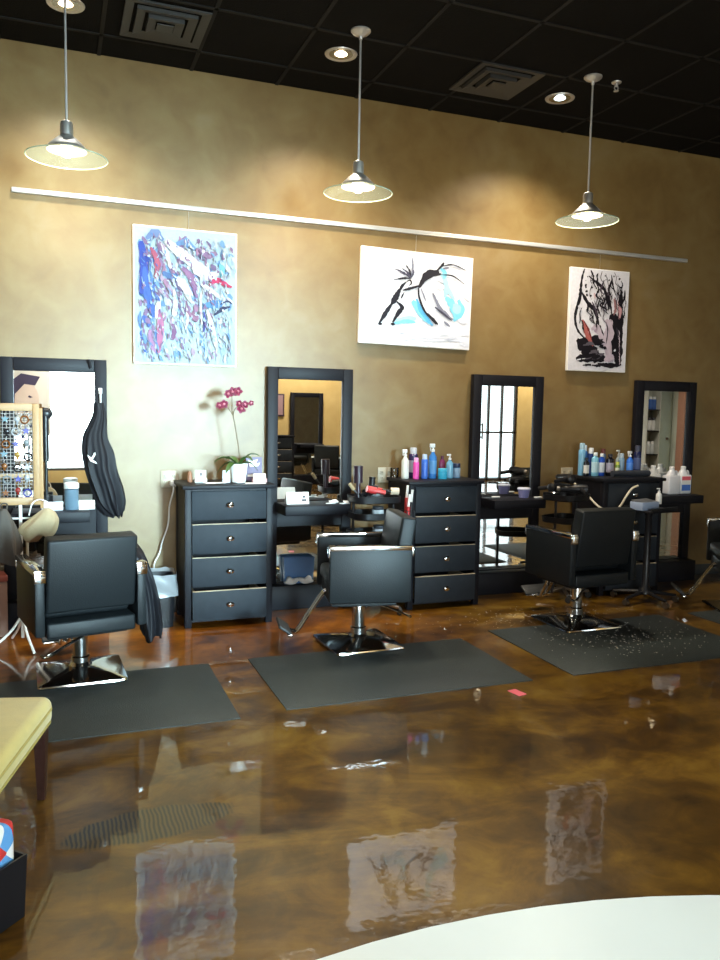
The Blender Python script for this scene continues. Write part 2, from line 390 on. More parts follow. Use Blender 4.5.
# ------------------------------------------------------------------ drawer chests
def make_chest(label):
    t = thing('drawer_chest', label, 'dresser', (0, 0, 0), 0, 'black four drawer chests between the stations')
    w2 = .302; yf = -.42
    b = MB(); b.box(-w2-.018, w2+.018, yf-.02, 0, .945, .972, .006); b.build('top', M['black_wood'], t)
    b = MB()
    for s in (-1, 1):
        b.box(min(s*w2, s*(w2-.045)), max(s*w2, s*(w2-.045)), yf, yf+.045, 0, .945, .003)
        b.box(min(s*w2, s*(w2-.045)), max(s*w2, s*(w2-.045)), -.045, -.002, 0, .945, .003)
        b.box(min(s*(w2-.004), s*(w2-.022)), max(s*(w2-.004), s*(w2-.022)), yf+.02, -.02, .05, .945)
    b.box(-w2+.02, w2-.02, -.02, -.008, .05, .945)
    b.box(-w2+.045, w2-.045, yf+.02, yf+.035, .93, .945); b.box(-w2+.045, w2-.045, yf+.012, -.02, .035, .05)
    b.build('carcass', M['black_wood'], t)
    for z0, z1, op in ((.735, .930, .004), (.505, .705, .014), (.280, .478, .014), (.052, .250, .026)):
        b = MB(); b.box(-w2+.047, w2-.047, yf-op, yf-op+.02, z0, z1, .003)
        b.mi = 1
        if z1 < .9: b.box(-w2+.048, w2-.048, yf-op+.001, yf-op+.019, z1, z1+.004)  # pale strip paints the lit top edge; bottom drawer also shows raw wood
        for s in (-1, 1): b.box(s*(w2-.075)-.006, s*(w2-.075)+.006, yf-op+.02, -.06, z0+.02, z1-.02)
        b.box(-w2+.075, w2-.075, yf-op+.02, yf-op+.032, z0+.02, z1-.012)
        b.box(-w2+.075, w2-.075, yf-op+.032, -.06, z0+.02, z0+.028)
        d = b.build('drawer', [M['black_wood2'], M['pale_wood_lit_edge']], t)
        b = MB(); b.lathe([(.008, 0), (.007, .012), (.017, .018), (.018, .026), (.010, .033)], 0, 0, 0, 12, 1.35, 1)
        k = b.build('knob', M['chrome'], d); k.location = (0, yf-op, (z0+z1)/2+.005); k.rotation_euler = (PI/2, 0, 0)
    return t
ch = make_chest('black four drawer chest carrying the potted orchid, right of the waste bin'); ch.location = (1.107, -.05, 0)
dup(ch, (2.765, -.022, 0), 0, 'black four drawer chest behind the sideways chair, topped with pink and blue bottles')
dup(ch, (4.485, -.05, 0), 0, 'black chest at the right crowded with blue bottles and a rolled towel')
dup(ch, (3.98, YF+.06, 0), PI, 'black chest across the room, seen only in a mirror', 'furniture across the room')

# ------------------------------------------------------------------ floor mats
def floor_mat_obj(x0, x1, y0, y1, label):
    cx_, cy_ = (x0+x1)/2, (y0+y1)/2; a, c = (x1-x0)/2, (y1-y0)/2
    b = MB(); e = .028
    b.rings([[(-a, -c, 0), (a, -c, 0), (a, c, 0), (-a, c, 0)], [(-a, -c, .004), (a, -c, .004), (a, c, .004), (-a, c, .004)],
             [(-a+e, -c+e, .015), (a-e, -c+e, .015), (a-e, c-e, .015), (-a+e, c-e, .015)]])
    o = b.build('floor_mat', M['mat'], None); o.location = (cx_, cy_, 0.0005)
    return tag(o, label, 'mat', 'black anti fatigue mats under the chairs')
floor_mat_obj(-.62, .82, -2.14, -1.27, 'black rubber mat at the left, beside the yellow seat')
floor_mat_obj(1.06, 2.49, -2.10, -1.25, 'black rubber mat under the sideways chair, nearest the picture middle')
floor_mat_obj(2.76, 4.22, -2.10, -1.13, 'black rubber mat strewn with pale hair clippings')
floor_mat_obj(4.48, 5.92, -2.05, -1.15, 'black rubber mat cut off by the right edge of the picture')
MZ = .0155

# ------------------------------------------------------------------ salon chairs
def make_chair(label):
    t = thing('salon_chair', label, 'chair', (0, 0, 0), 0, 'black vinyl salon chairs')
    b = MB()
    s = .225
    prof = [(s, 0), (s+.006, .006), (s, .014)]
    def sq(h, z, rr=.02):
        p = []
        for qx, qy in ((1, 1), (-1, 1), (-1, -1), (1, -1)):
            for k in range(4):
                a = math.atan2(qy, qx)-PI/4+k*PI/6
                p.append((qx*(h-rr)+rr*math.cos(a), qy*(h-rr)+rr*math.sin(a), z))
        return p
    b.rings([sq(s, 0), sq(s+.004, .006), sq(s+.002, .014), sq(s-.012, .020), sq(.06, .052, .05), sq(.048, .075, .047)])
    b.build('base', M['chrome'], t)
    b = MB(); b.lathe([(.052, .065), (.050, .105), (.041, .112), (.041, .26), (.046, .262), (.046, .30)], seg=20); b.build('post', M['chrome'], t)
    b = MB(); b.box(-.20, .20, -.20, .20, .285, .31, .004); b.box(-.228, .228, -.265, .205, .305, .392, .014, seg=3); b.build('seat_base', M['vinyl'], t)
    b = MB(); b.box(-.222, .222, -.18, .222, .393, .485, .03, seg=4); b.build('seat', M['vinyl'], t)
    b = MB(); rx = Matrix.Rotation(math.radians(9), 3, 'X')
    b.box(-.228, .228, -.048, .048, -.20, .195, .016, rot=rx, seg=3)
    bm_ = b; 
    for v in bm_.bm.verts: v.co += Vector((0, -.235, .64))
    b.build('backrest', M['vinyl'], t)
    for sx in (-1, 1):
        x0, x1 = sorted((sx*.235, sx*.285))
        b = MB(); b.box(x0, x1, -.27, .232, .325, .655, .010, seg=2); a = b.build('armrest', M['vinyl'], t)
        b = MB(); b.box(x0-.004, x1+.004, -.275, .236, .643, .672, .004)
        b.box(x0-.003, x1+.003, -.279, -.2695, .605, .66, .003); b.box(x0-.003, x1+.003, .2315, .24, .60, .66, .003)
        b.build('arm_cap', M['chrome'], a)
    b = MB(); b.tube(smooth_path([(.03, -.05, .27), (.0, -.09, .262), (-.12, -.19, .245), (-.23, -.275, .225), (-.262, -.265, .232)], 5), .008); b.build('pump_lever', M['chrome'], t)
    b = MB()
    for sx in (-.022, .022): b.tube(smooth_path([(sx, .19, .345), (sx, .245, .315), (sx, .375, .115), (sx, .41, .09), (sx, .45, .10)], 5), .0105)
    b.box(-.11, .11, .43, .46, .085, .098, .004)
    fr = b.build('footrest', M['chrome'], t)
    b = MB(); b.box(-.115, .115, -.045, .045, -.009, .009, .006, rot=Matrix.Rotation(math.radians(35), 3, 'X'))
    for v in b.bm.verts: v.co += Vector((0, .475, .125))
    b.build('footplate', M['rubber'], fr)
    return t
R = math.radians
UP = ('seat_base', 'seat', 'backrest', 'armrest', 'pump_lever', 'footrest')
def pose(o, base_rot, lift):
    for c in o.children:
        k = c.name.split('.')[0]
        if k in UP: c.location.z = lift
        elif k == 'base': c.rotation_euler.z = base_rot-o.rotation_euler.z
        elif k == 'post': c.scale.z = (.30+lift)/.30
    return o
sc = make_chair('black vinyl salon chair turned sideways, showing its chrome topped arm and footrest'); sc.location = (1.79, -1.17, MZ); sc.rotation_euler = (0, 0, R(80)); pose(sc, R(2), 0)
pose(dup(sc, (.118, -1.25, MZ), R(12), 'black salon chair at the left seen from behind, black cape on its arm'), R(2), -.025)
pose(dup(sc, (3.445, -1.17, MZ), R(3), 'black salon chair seen from behind on the hair strewn mat'), 0, .015)
dup(sc, (4.95, -1.22, MZ), R(56), 'black salon chair cut off by the right edge of the picture')
dup(sc, (4.75, YF+1.3, .0005), R(215), 'black salon chair across the room, seen only in a mirror', 'furniture across the room')

# ------------------------------------------------------------------ picture rail and paintings
b = MB(); b.box(-.24, 5.33, -.028, -.001, 2.865, 2.897, .004); tag(b.build('picture_rail', M['alu']), 'long pale metal rail across the wall above the paintings', 'rail')
class Paint(MB):
    def __init__(s, w, h, d=.03):
        super().__init__(); s.w, s.h, s.d = w, h, d; s.dim = 1.; s.n = 0
        s.box(-w/2, w/2, -d, 0, -h/2, h/2, .002, seg=1); s.mi = 1; s.lay = s.bm.loops.layers.float_color.new('Col')
        for f in s.bm.faces:
            for l in f.loops: l[s.lay] = (.82, .83, .84, 1)
    def pt(s, u, v): return Vector(((min(max(u, .008), .992)-.5)*s.w, -s.d-.0004-.000012*s.n, (.5-min(max(v, .008), .992))*s.h))
    def face(s, uv, col):
        s.n += 1
        try: f = s.bm.faces.new([s.bm.verts.new(s.pt(*p)) for p in uv])
        except ValueError: return
        f.material_index = 1
        for l in f.loops: l[s.lay] = (*[c_*s.dim for c_ in col], 1)
    def stroke(s, pts, wd, col, jit=.15, taper=True, n=5):
        asp = s.h/s.w
        P = [Vector((p[0], p[1]*asp, 0)) for p in pts]
        P = smooth_path(P, n) if len(P) > 1 else P
        L_, R__ = [], []
        for i, p in enumerate(P):
            t = (P[min(i+1, len(P)-1)]-P[max(i-1, 0)]); t = t.normalized() if t.length else Vector((1, 0, 0)); nn = Vector((-t.y, t.x, 0))
            k = i/(len(P)-1); ww = wd*(math.sin(PI*(.12+.76*k)) if taper else 1)*(1+random.uniform(-jit, jit))
            L_.append(p+nn*ww/2); R__.append(p-nn*ww/2)
        for i in range(len(P)-1):
            q = [L_[i], L_[i+1], R__[i+1], R__[i]]
            s.face([(a.x, a.y/asp) for a in q], col)
    def blob(s, u, v, r, col, sq=1, jit=.3, n=9, ang=0):
        asp = s.h/s.w; q = []
        for k in range(n):
            a = 2*PI*k/n; rr = r*(1+random.uniform(-jit, jit)); x_, y_ = rr*math.cos(a), rr*math.sin(a)*sq
            q.append((u+x_*math.cos(ang)-y_*math.sin(ang), v+(x_*math.sin(ang)+y_*math.cos(ang))/asp))
        s.face(q, col)
def hang(P, loc, label, wire_x, roll=0.):
    t = thing('painting', label, 'painting', loc, 0, 'paintings hung along the wall')
    t.rotation_euler = (R(.0), roll, 0)
    P.build('canvas', [M['card'], M['paint']], t, smooth=False)
    b = MB(); b.tube([(wire_x, -.012, P.h/2-.01), (wire_x, -.012, 2.86-loc[2])], .0016, 6); b.build('hanging_wire', M['wire'], t)
    return t
# 1 - blue, white and magenta abstract
p = Paint(.72, .945); p.dim = .50
def pal(u, v):
    pale = [srgb(205, 225, 240), srgb(175, 205, 232), srgb(225, 232, 240), srgb(190, 215, 225)]
    blue = [srgb(95, 140, 205), srgb(70, 105, 190), srgb(120, 165, 215)]
    mauve = [srgb(150, 120, 165), srgb(175, 130, 165), srgb(125, 105, 150), srgb(190, 165, 190)]
    r = random.random()
    if u < .22: return random.choice(blue+pale[:2]+mauve[:1])
    if v > .72: return random.choice(pale+pale+mauve[3:]+blue[2:])
    if .2 < u < .75 and v < .65: return random.choice(mauve+blue[2:]+pale)
    return random.choice(pale+pale+blue[2:])
p.face([(.01, .01), (.99, .01), (.99, .99), (.01, .99)], srgb(200, 218, 232))
for i in range(420):
    u, v = random.uniform(.05, .95), random.uniform(.05, .93); a = random.gauss(1.2, .5); l = random.uniform(.03, .10)
    p.stroke([(u, v), (u+l*math.cos(a)*.5+random.uniform(-.01, .01), v+l*math.sin(a)*.5), (u+l*math.cos(a), v+l*math.sin(a))], random.uniform(.015, .05), pal(u, v), .35, n=2)
W_ = srgb(238, 240, 246)
for q, wd, c in [([(.07, .12), (.10, .3), (.07, .5)], .09, srgb(50, 75, 180)), ([(.10, .3), (.13, .5), (.19, .66)], .07, srgb(70, 110, 200)),
                 ([(.16, .16), (.22, .25), (.21, .38)], .06, srgb(185, 90, 120)), ([(.12, .10), (.2, .05), (.28, .1)], .07, srgb(120, 145, 195)),
                 ([(.26, .12), (.31, .2), (.35, .3)], .05, W_), ([(.3, .1), (.42, .17), (.55, .24), (.7, .33), (.8, .31)], .11, W_),
                 ([(.55, .34), (.66, .40), (.78, .46), (.84, .5)], .04, W_), ([(.40, .36), (.48, .42), (.56, .54)], .09, W_),
                 ([(.72, .40), (.80, .36), (.94, .405)], .05, srgb(215, 50, 110)), ([(.8, .35), (.86, .39), (.95, .40)], .03, srgb(200, 45, 95)),
                 ([(.27, .33), (.36, .36), (.42, .33)], .06, srgb(85, 120, 180)), ([(.6, .14), (.7, .18), (.8, .16)], .07, srgb(160, 125, 165)),
                 ([(.38, .45), (.39, .58), (.37, .68)], .045, W_), ([(.25, .5), (.22, .62), (.24, .7)], .05, W_), ([(.63, .48), (.64, .6), (.65, .7)], .022, W_),
                 ([(.70, .58), (.75, .72), (.8, .88)], .05, W_), ([(.67, .6), (.68, .68), (.665, .75)], .03, srgb(70, 80, 170)), ([(.5, .56), (.51, .65), (.49, .74)], .03, W_),
                 ([(.77, .62), (.85, .57), (.93, .55)], .035, srgb(45, 50, 95)), ([(.66, .55), (.78, .54), (.86, .52)], .08, srgb(90, 150, 215)), ([(.82, .54), (.9, .51), (.95, .53)], .02, srgb(50, 55, 100)),
                 ([(.82, .24), (.85, .28), (.84, .33)], .06, srgb(120, 195, 220)), ([(.24, .6), (.25, .75), (.23, .92)], .06, srgb(200, 120, 165)), ([(.15, .75), (.17, .85), (.2, .92)], .05, srgb(190, 140, 185)),
                 ([(.36, .7), (.38, .76), (.36, .82)], .05, srgb(140, 90, 140)), ([(.82, .78), (.9, .84), (.94, .92)], .012, srgb(60, 70, 110)), ([(.86, .74), (.91, .78), (.94, .86)], .008, srgb(60, 70, 110)),
                 ([(.45, .28), (.55, .36), (.6, .5)], .06, srgb(150, 110, 160)), ([(.48, .3), (.6, .42)], .05, srgb(165, 120, 165)), ([(.5, .6), (.6, .66), (.56, .6)], .05, srgb(160, 115, 150)),
                 ([(.4, .12), (.5, .1), (.58, .15)], .07, srgb(120, 160, 215))]:
    p.stroke(q, wd, c, .25, n=5)
for i in range(360):
    u, v = random.uniform(.06, .94), random.uniform(.05, .95); a = random.gauss(1.25, .45); l = random.uniform(.015, .06)
    p.stroke([(u, v), (u+l*math.cos(a)*.5+random.uniform(-.01, .01), v+l*math.sin(a)*.5), (u+l*math.cos(a), v+l*math.sin(a))], random.uniform(.006, .022), random.choice([pal(u, v), pal(u, v), srgb(205, 222, 240), srgb(140, 110, 155)]), .4, n=2)
for i in range(50):
    u, v = random.uniform(.1, .92), random.uniform(.1, .95)
    p.blob(u, v, random.uniform(.005, .014), random.choice([W_, pal(u, v), pal(u, v)]), random.uniform(.4, 1.6))
hang(p, (.88, -.006, 2.26), 'tall blue, white and magenta abstract painting at the left', .02)
# 2 - figures and wave
p = Paint(.96, .73)
p.face([(.005, .005), (.995, .005), (.995, .995), (.005, .995)], srgb(226, 230, 242))
for i in range(60):
    u, v = random.uniform(.05, .95), random.uniform(.05, .95)
    p.stroke([(u, v), (u+.06, v+random.uniform(-.05, .05)), (u+.12, v)], random.uniform(.02, .07), random.choice([srgb(218, 224, 240), srgb(232, 235, 244), srgb(222, 230, 242)]), .3, n=3)
def T(x, y): return ((x-92-(y-83)*-.04)/545, (y-83-(x-103)*.075)/462)
def S(pts, wd, col, jit=.2, n=5): p.stroke([T(*q) for q in pts], wd, col, jit, n=n)
cy1, cy2, K, G = srgb(125, 205, 238), srgb(165, 222, 242), srgb(28, 28, 40), srgb(120, 125, 145)
S([(495, 320), (530, 360), (550, 430)], .07, cy1); S([(560, 330), (575, 390), (535, 435)], .06, cy1); S([(540, 350), (560, 400)], .08, cy2)
S([(330, 340), (370, 390), (415, 450)], .07, cy1); S([(350, 330), (380, 400), (430, 460)], .04, srgb(90, 175, 225)); S([(250, 435), (310, 430), (350, 425)], .05, cy2); S([(240, 450), (300, 440), (345, 445)], .03, cy1)
S([(480, 200), (500, 270), (490, 320)], .05, cy2); S([(470, 210), (520, 300), (540, 330)], .03, cy2); S([(430, 300), (470, 380), (530, 430)], .03, G); S([(440, 370), (490, 395), (520, 430)], .03, G)
S([(470, 180), (490, 200), (485, 230)], .04, cy1)
S([(170, 452), (205, 395), (235, 350)], .035, K); S([(228, 360), (250, 325), (270, 285)], .05, K); S([(265, 300), (280, 270), (300, 250)], .025, K); S([(255, 345), (280, 372), (262, 400), (235, 445)], .035, K)
S([(165, 452), (185, 454)], .02, K); S([(225, 452), (246, 455)], .02, K); S([(285, 290), (320, 280), (365, 266)], .024, K); S([(290, 300), (275, 330)], .012, K); S([(300, 250), (318, 240), (325, 255), (312, 268)], .012, K)
for q in [(330, 130), (300, 170), (280, 185), (245, 188), (240, 240), (270, 205), (335, 190)]: S([(322, 232), ((322+q[0])/2+6, (232+q[1])/2-4), q], .016, random.choice([G, srgb(70, 70, 90), K]), .4)
S([(362, 275), (385, 235), (410, 205), (460, 195)], .055, K); S([(380, 250), (420, 215), (470, 207)], .035, K); S([(360, 270), (362, 320), (390, 390), (445, 455)], .018, K); S([(372, 280), (395, 340)], .015, G); S([(400, 400), (430, 430), (455, 455)], .03, K)
S([(450, 190), (475, 165), (485, 150)], .022, K); S([(470, 170), (530, 160), (595, 185)], .012, K); S([(470, 210), (530, 215), (590, 255)], .012, K); S([(480, 180), (510, 175)], .02, G); S([(440, 370), (480, 400), (525, 435)], .018, srgb(60, 60, 80)); S([(485, 440), (515, 465)], .022, G)
S([(270, 520), (340, 515), (420, 525), (550, 520)], .02, srgb(196, 200, 214))
hang(p, (2.668, -.006, 2.364), 'wide white painting of dark figures and a blue wave, middle of the wall', -.02, R(1.0))
# 3 - black trees
p = Paint(.605, .868)
p.face([(.005, .005), (.995, .005), (.995, .995), (.005, .995)], srgb(215, 214, 222))
def T(x, y): return ((x-162+(y-125)*.06)/413, (y-125-(x-162)*.08)/737)
def S(pts, wd, col, jit=.3, n=5): p.stroke([T(*q) for q in pts], wd, col, jit, n=n)
K = srgb(22, 18, 26); LV = srgb(186, 172, 186); RD = srgb(165, 92, 88)
S([(255, 135), (235, 200), (222, 290), (215, 350), (190, 430), (180, 500), (200, 580), (260, 650)], .05, K); S([(222, 290), (270, 380), (320, 440), (345, 540)], .06, K); S([(280, 190), (340, 240), (390, 290), (425, 380), (440, 470)], .05, K)
S([(385, 270), (400, 330), (420, 420)], .04, K); S([(440, 180), (450, 260), (470, 330)], .03, K); S([(440, 460), (460, 550), (470, 700), (480, 830)], .22, K, .2); S([(510, 290), (500, 420), (500, 560), (490, 800)], .09, K); S([(535, 290), (530, 350), (505, 400)], .03, K)
S([(190, 640), (240, 690), (330, 720)], .16, K); S([(180, 780), (260, 770), (350, 780)], .13, K); S([(220, 720), (300, 760), (400, 790)], .16, K); S([(210, 650), (330, 650), (370, 700)], .12, K); S([(330, 820), (420, 835), (500, 830)], .07, K)
S([(350, 540), (365, 600), (400, 690)], .05, K); S([(350, 330), (375, 370), (355, 400), (410, 430)], .022, K); S([(330, 400), (360, 480)], .03, K); S([(260, 440), (300, 480), (280, 500), (330, 540)], .015, K)
for q in [(290, 330), (265, 325), (262, 298), (497, 208), (258, 255), (300, 270)]: p.blob(*T(*q), .018, K)
S([(395, 500), (420, 560), (400, 640), (410, 740), (415, 810)], .14, LV, .1); S([(430, 500), (420, 560)], .09, LV); S([(380, 800), (415, 770), (445, 800)], .10, LV); S([(290, 570), (320, 560), (350, 600), (370, 680)], .09, LV); S([(310, 580), (330, 580)], .05, srgb(160, 140, 160)); S([(398, 520), (405, 590), (392, 680)], .02, K)
S([(230, 500), (245, 560), (265, 620), (300, 690)], .07, RD); S([(240, 510), (270, 570), (290, 640)], .03, srgb(120, 50, 50)); S([(485, 370), (495, 430), (490, 500)], .06, srgb(196, 150, 156)); S([(455, 350), (465, 420), (450, 470)], .05, srgb(150, 110, 112)); S([(315, 310), (320, 350)], .04, srgb(200, 175, 180))
S([(200, 400), (220, 440), (205, 520)], .04, srgb(195, 195, 205)); S([(470, 560), (480, 640)], .02, srgb(60, 55, 65)); S([(175, 790), (215, 780)], .02, srgb(210, 210, 218)); S([(220, 780), (250, 778)], .015, srgb(210, 210, 218)); p.blob(*T(455, 725), .02, srgb(215, 214, 222))
for i in range(12):
    a = random.uniform(300, 540); c_ = random.uniform(150, 260); S([(a, c_), (a+random.uniform(-15, 25), c_+50), (a+random.uniform(-10, 30), c_+90)], .012, K)
for i in range(46):
    a, c_ = random.uniform(215, 540), random.uniform(150, 520); k = random.uniform(.4, 1); d_ = random.choice([-1, 1])
    if a < 260 and c_ < 300: continue
    S([(a, c_), (a+d_*18*k, c_+45*k), (a+d_*random.uniform(-5, 35)*k, c_+95*k), (a+d_*random.uniform(0, 45)*k, c_+130*k)], random.choice([.012, .018, .03]), random.choice([K, K, K, srgb(70, 60, 72)]), .45)
for i in range(26): p.blob(*T(random.uniform(250, 520), random.uniform(180, 430)), random.uniform(.006, .016), K, random.uniform(.5, 1.5))
for i in range(22):
    a, c_ = random.uniform(190, 350), random.uniform(640, 830); S([(a, c_), (a+30, c_+random.uniform(-12, 12)), (a+60, c_+random.uniform(-14, 14))], random.choice([.012, .03, .04]), random.choice([K, K, srgb(90, 85, 95)]), .5)
for i in range(14):
    c_ = random.uniform(560, 800); S([(475, c_), (482, c_+20), (478, c_+45)], .012, random.choice([LV, srgb(110, 100, 112)]), .4)
S([(395, 520), (430, 600), (400, 680), (415, 800)], .07, LV, .2); S([(400, 770), (440, 780)], .08, LV, .2)
hang(p, (4.39, -.006, 2.297), 'narrow black and white painting of bare trees at the right', 0, 0)

# ------------------------------------------------------------------ pendant lamps, downlights, vents
def make_pendant(label):
    t = thing('pendant_lamp', label, 'lamp', (0, 0, 0), 0, 'glass pendant lamps')
    b = MB(); b.lathe([(.062, 3.820), (.062, 3.812), (.05, 3.80), (.014, 3.785), (.010, 3.765)], seg=20); b.build('canopy', M['steel'], t)
    b = MB(); b.tube([(0, 0, 3.02), (0, 0, 3.78)], .0065, 10); b.build('rod', M['steel'], t)
    b = MB(); b.lathe([(.010, 3.045), (.030, 3.035), (.034, 3.02), (.034, 2.965), (.040, 2.958), (.062, 2.940), (.098, 2.905), (.106, 2.892), (.106, 2.882)], seg=24, cap1=False)
    b.lathe([(.1055, 2.882), (.09, 2.898), (.05, 2.93), (.02, 2.94)], seg=24, cap0=False); b.build('cap', M['cap_metal'], t)
    b = MB(); b.lathe([(.10, 2.888), (.14, 2.876), (.18, 2.860), (.213, 2.845)], seg=40, cap0=False, cap1=False)
    gl = b.build('glass_shade', M['glass_disc'], t)
    b = MB(); q = [(.215*math.cos(2*PI*i/48), .215*math.sin(2*PI*i/48), 2.845) for i in range(49)]; b.tube(q, .003, 6, caps=False); b.build('glass_rim', M['glass_rim'], gl)
    b = MB(); b.lathe([(.030, 2.925), (.036, 2.905), (.046, 2.885), (.038, 2.868), (.02, 2.852), (.0, 2.848)], seg=20); b.build('bulb', M['bulb_warm'], t)
    return t
pd = make_pendant('glass pendant lamp at the left, over the jewellery frame'); pd.location = (.085, -1.01, 0)
PX = [.085, 1.795, 3.515]
dup(pd, (PX[1], -1.01, 0), 0, 'glass pendant lamp in the middle, near the figure painting')
dup(pd, (PX[2], -1.01, 0), 0, 'glass pendant lamp at the right, above the tree painting')
def lamp(name, kind, loc, power, col, size=.03, spot=None, rot=(0, 0, 0)):
    d = bpy.data.lights.new(name, kind); d.energy = power; d.color = col; d.shadow_soft_size = size
    if spot: d.spot_size = math.radians(spot[0]); d.spot_blend = spot[1]
    o = bpy.data.objects.new(name, d); C.objects.link(o); o.location = loc; o.rotation_euler = rot; return o
for i, x in enumerate(PX):
    lamp('pendant_light', 'POINT', (x, -1.01, 2.815), 24, (1, .78, .5), .05)
def make_can(label, bulb):
    t = thing('recessed_downlight', label, 'ceiling light', (0, 0, 0), 0, 'recessed ceiling downlights')
    b = MB(); b.lathe([(.078, 0), (.078, -.003), (.105, -.006), (.108, -.0005), (.108, 0)], seg=28, cap0=False, cap1=False); b.build('trim_ring', M['steel'], t)
    b = MB(); b.lathe([(.0785, -.004), (.06, -.002), (.045, -.0012), (.01, -.0008)], seg=28, cap0=False); b.build('reflector', M['can'], t)
    b = MB(); b.lathe([(.042, -.0022), (.036, -.006), (.02, -.012), (.0, -.013)], seg=20); b.build('bulb', bulb, t)
    return t
cn = make_can('round recessed ceiling light at the top left', M['bulb_warm']); cn.location = (.095, -.64, H-.0005)
dup(cn, (1.792, -.653, H-.0005), 0, 'round recessed ceiling light beside the middle pendant canopy')
c3 = make_can('round cool white recessed ceiling light beside the right pendant', M['bulb_cool']); c3.location = (3.528, -.60, H-.0005)
for x, y, col in ((.095, -.64, (.95, .97, .9)), (1.792, -.653, (1, .88, .7)), (3.528, -.60, (1, .92, .8))):
    lamp('downlight', 'SPOT', (x, y, H-.03), 200, col, .05, (125, .85), (0, 0, 0))
for x, y, lb in ((4.6, -8.7, 'added unseen ceiling light above the far station'), (9.8, -8.7, 'added unseen ceiling light by the wall right of the glazed door'), (.6, -8.4, 'added unseen ceiling light above the poster'), (4.5, -7.2, 'added unseen ceiling light over the far waiting area'), (7.4, -7.2, 'added unseen ceiling light near the glazed front door'), (1.3, -5.6, 'added unseen ceiling light over the pale round floor'), (9.6, -5.0, 'added unseen ceiling light by the grey right wall')):
    dup(cn, (x, y, H-.0005), 0, lb, 'added unseen downlights in the front of the room')
    lamp('downlight', 'SPOT', (x, y, H-.03), 170 if x < 2 and y > -8 else 700 if y < -8 else 300, (1, .9, .74), .06, (110, .8))  # added out-of-view spots that brighten the front room and its mirror reflections
def make_vent(label, m):
    t = thing('ceiling_vent', label, 'vent', (0, 0, 0), 0, 'square ceiling vents')
    for k, (h, z) in enumerate(((.245, -.008), (.175, -.018), (.105, -.028), (.05, -.034))):
        b = MB(); i_ = h-.05 if k < 3 else .0
        if k < 3:
            b.rings([[(-h, -h, 0), (h, -h, 0), (h, h, 0), (-h, h, 0)], [(-h, -h, z-.004), (h, -h, z-.004), (h, h, z-.004), (-h, h, z-.004)],
                     [(-i_, -i_, z+.006), (i_, -i_, z+.006), (i_, i_, z+.006), (-i_, i_, z+.006)]], cap1=False, cap0=False)
        else: b.box(-h, h, -h, h, z, z+.006, .002)
        b.build('louver', m, t, smooth=False)
    return t
vm = mat('dark painted vent metal', (.035, .033, .03), .5)
v = make_vent('square dark ceiling vent at the top left', vm); v.location = (.66, -.64, H-.007)
dup(v, (2.93, -.70, H-.007), 0, 'square dark ceiling vent between the middle and right pendants')
t = thing('sprinkler_head', 'small metal fire sprinkler on the ceiling right of the right pendant', 'sprinkler', (3.72, -1.0, H-.0005))
b = MB(); b.lathe([(.035, 0), (.033, -.006), (.012, -.01), (.010, -.03)], seg=16); b.build('escutcheon', M['steel'], t)
b = MB(); b.tube([(-.012, 0, -.025), (-.016, 0, -.045), (0, 0, -.058)], .003); b.tube([(.012, 0, -.025), (.016, 0, -.045), (0, 0, -.058)], .003); b.lathe([(.018, -.058), (.018, -.061)], seg=12); b.build('deflector', M['steel'], t)

# ------------------------------------------------------------------ outlets and cords
def make_outlet(label):
    t = thing('wall_outlet', label, 'outlet', (0, 0, 0), 0, 'wall power outlets')
    b = MB(); b.box(-.06, .06, -.008, 0, -.06, .06, .003); b.build('cover_plate', M['outlet'], t)
    for x in (-.03, .03):
        for z in (-.022, .022):
            b = MB(); b.box(x-.015, x+.015, -.011, -.008, z-.015, z+.015, .002)
            b.mi = 1; b.box(x-.007, x-.004, -.0115, -.0108, z-.004, z+.008); b.box(x+.004, x+.007, -.0115, -.0108, z-.004, z+.008); b.build('socket', [M['outlet'], M['plastic_black']], t)
    return t
ot = make_outlet('double wall outlet left of the orchid chest, with a white plug'); ot.location = (.765, -.001, .975)
dup(ot, (2.44, -.001, .985), 0, 'wall outlet low on the wall left of the chest with the pink bottle')
dup(ot, (4.15, -.001, .97), 0, 'wall outlet left of the chest crowded with blue bottles')
t = thing('power_cord', 'white power cord hanging from the wall outlet down behind the waste bin', 'cord', (.78, -.02, .95))
b = MB(); b.tube(smooth_path([(0, -.03, .0), (.005, -.045, -.05), (-.02, -.03, -.16), (-.03, -.02, -.30), (-.07, -.02, -.42), (-.09, -.025, -.50), (-.13, -.03, -.60), (-.10, -.06, -.75), (-.1, -.05, -.947)]), .0055); b.build('cable', M['cord'], t)
b = MB(); b.box(-.015, .015, -.05, .008, -.02, .016, .005); b.box(.025, .052, -.045, .008, -.03, .012, .005); b.build('plug', M['plastic_white'], t)
t = thing('power_cord', 'ivory power cord looping from the right wall outlet to the blue bottle chest', 'cord', (4.16, -.02, .955))
b = MB(); b.tube(smooth_path([(0, -.04, .0), (-.025, -.10, -.04), (-.035, -.30, -.12), (-.03, -.47, -.21), (.07, -.51, -.245), (.15, -.51, -.20), (.21, -.505, -.12), (.27, -.50, -.06), (.33, -.495, -.04)]), .009); b.build('cable', M['cream'], t)
b = MB(); b.box(-.016, .016, -.05, .006, -.016, .016, .005); b.build('plug', M['plastic_white'], t)

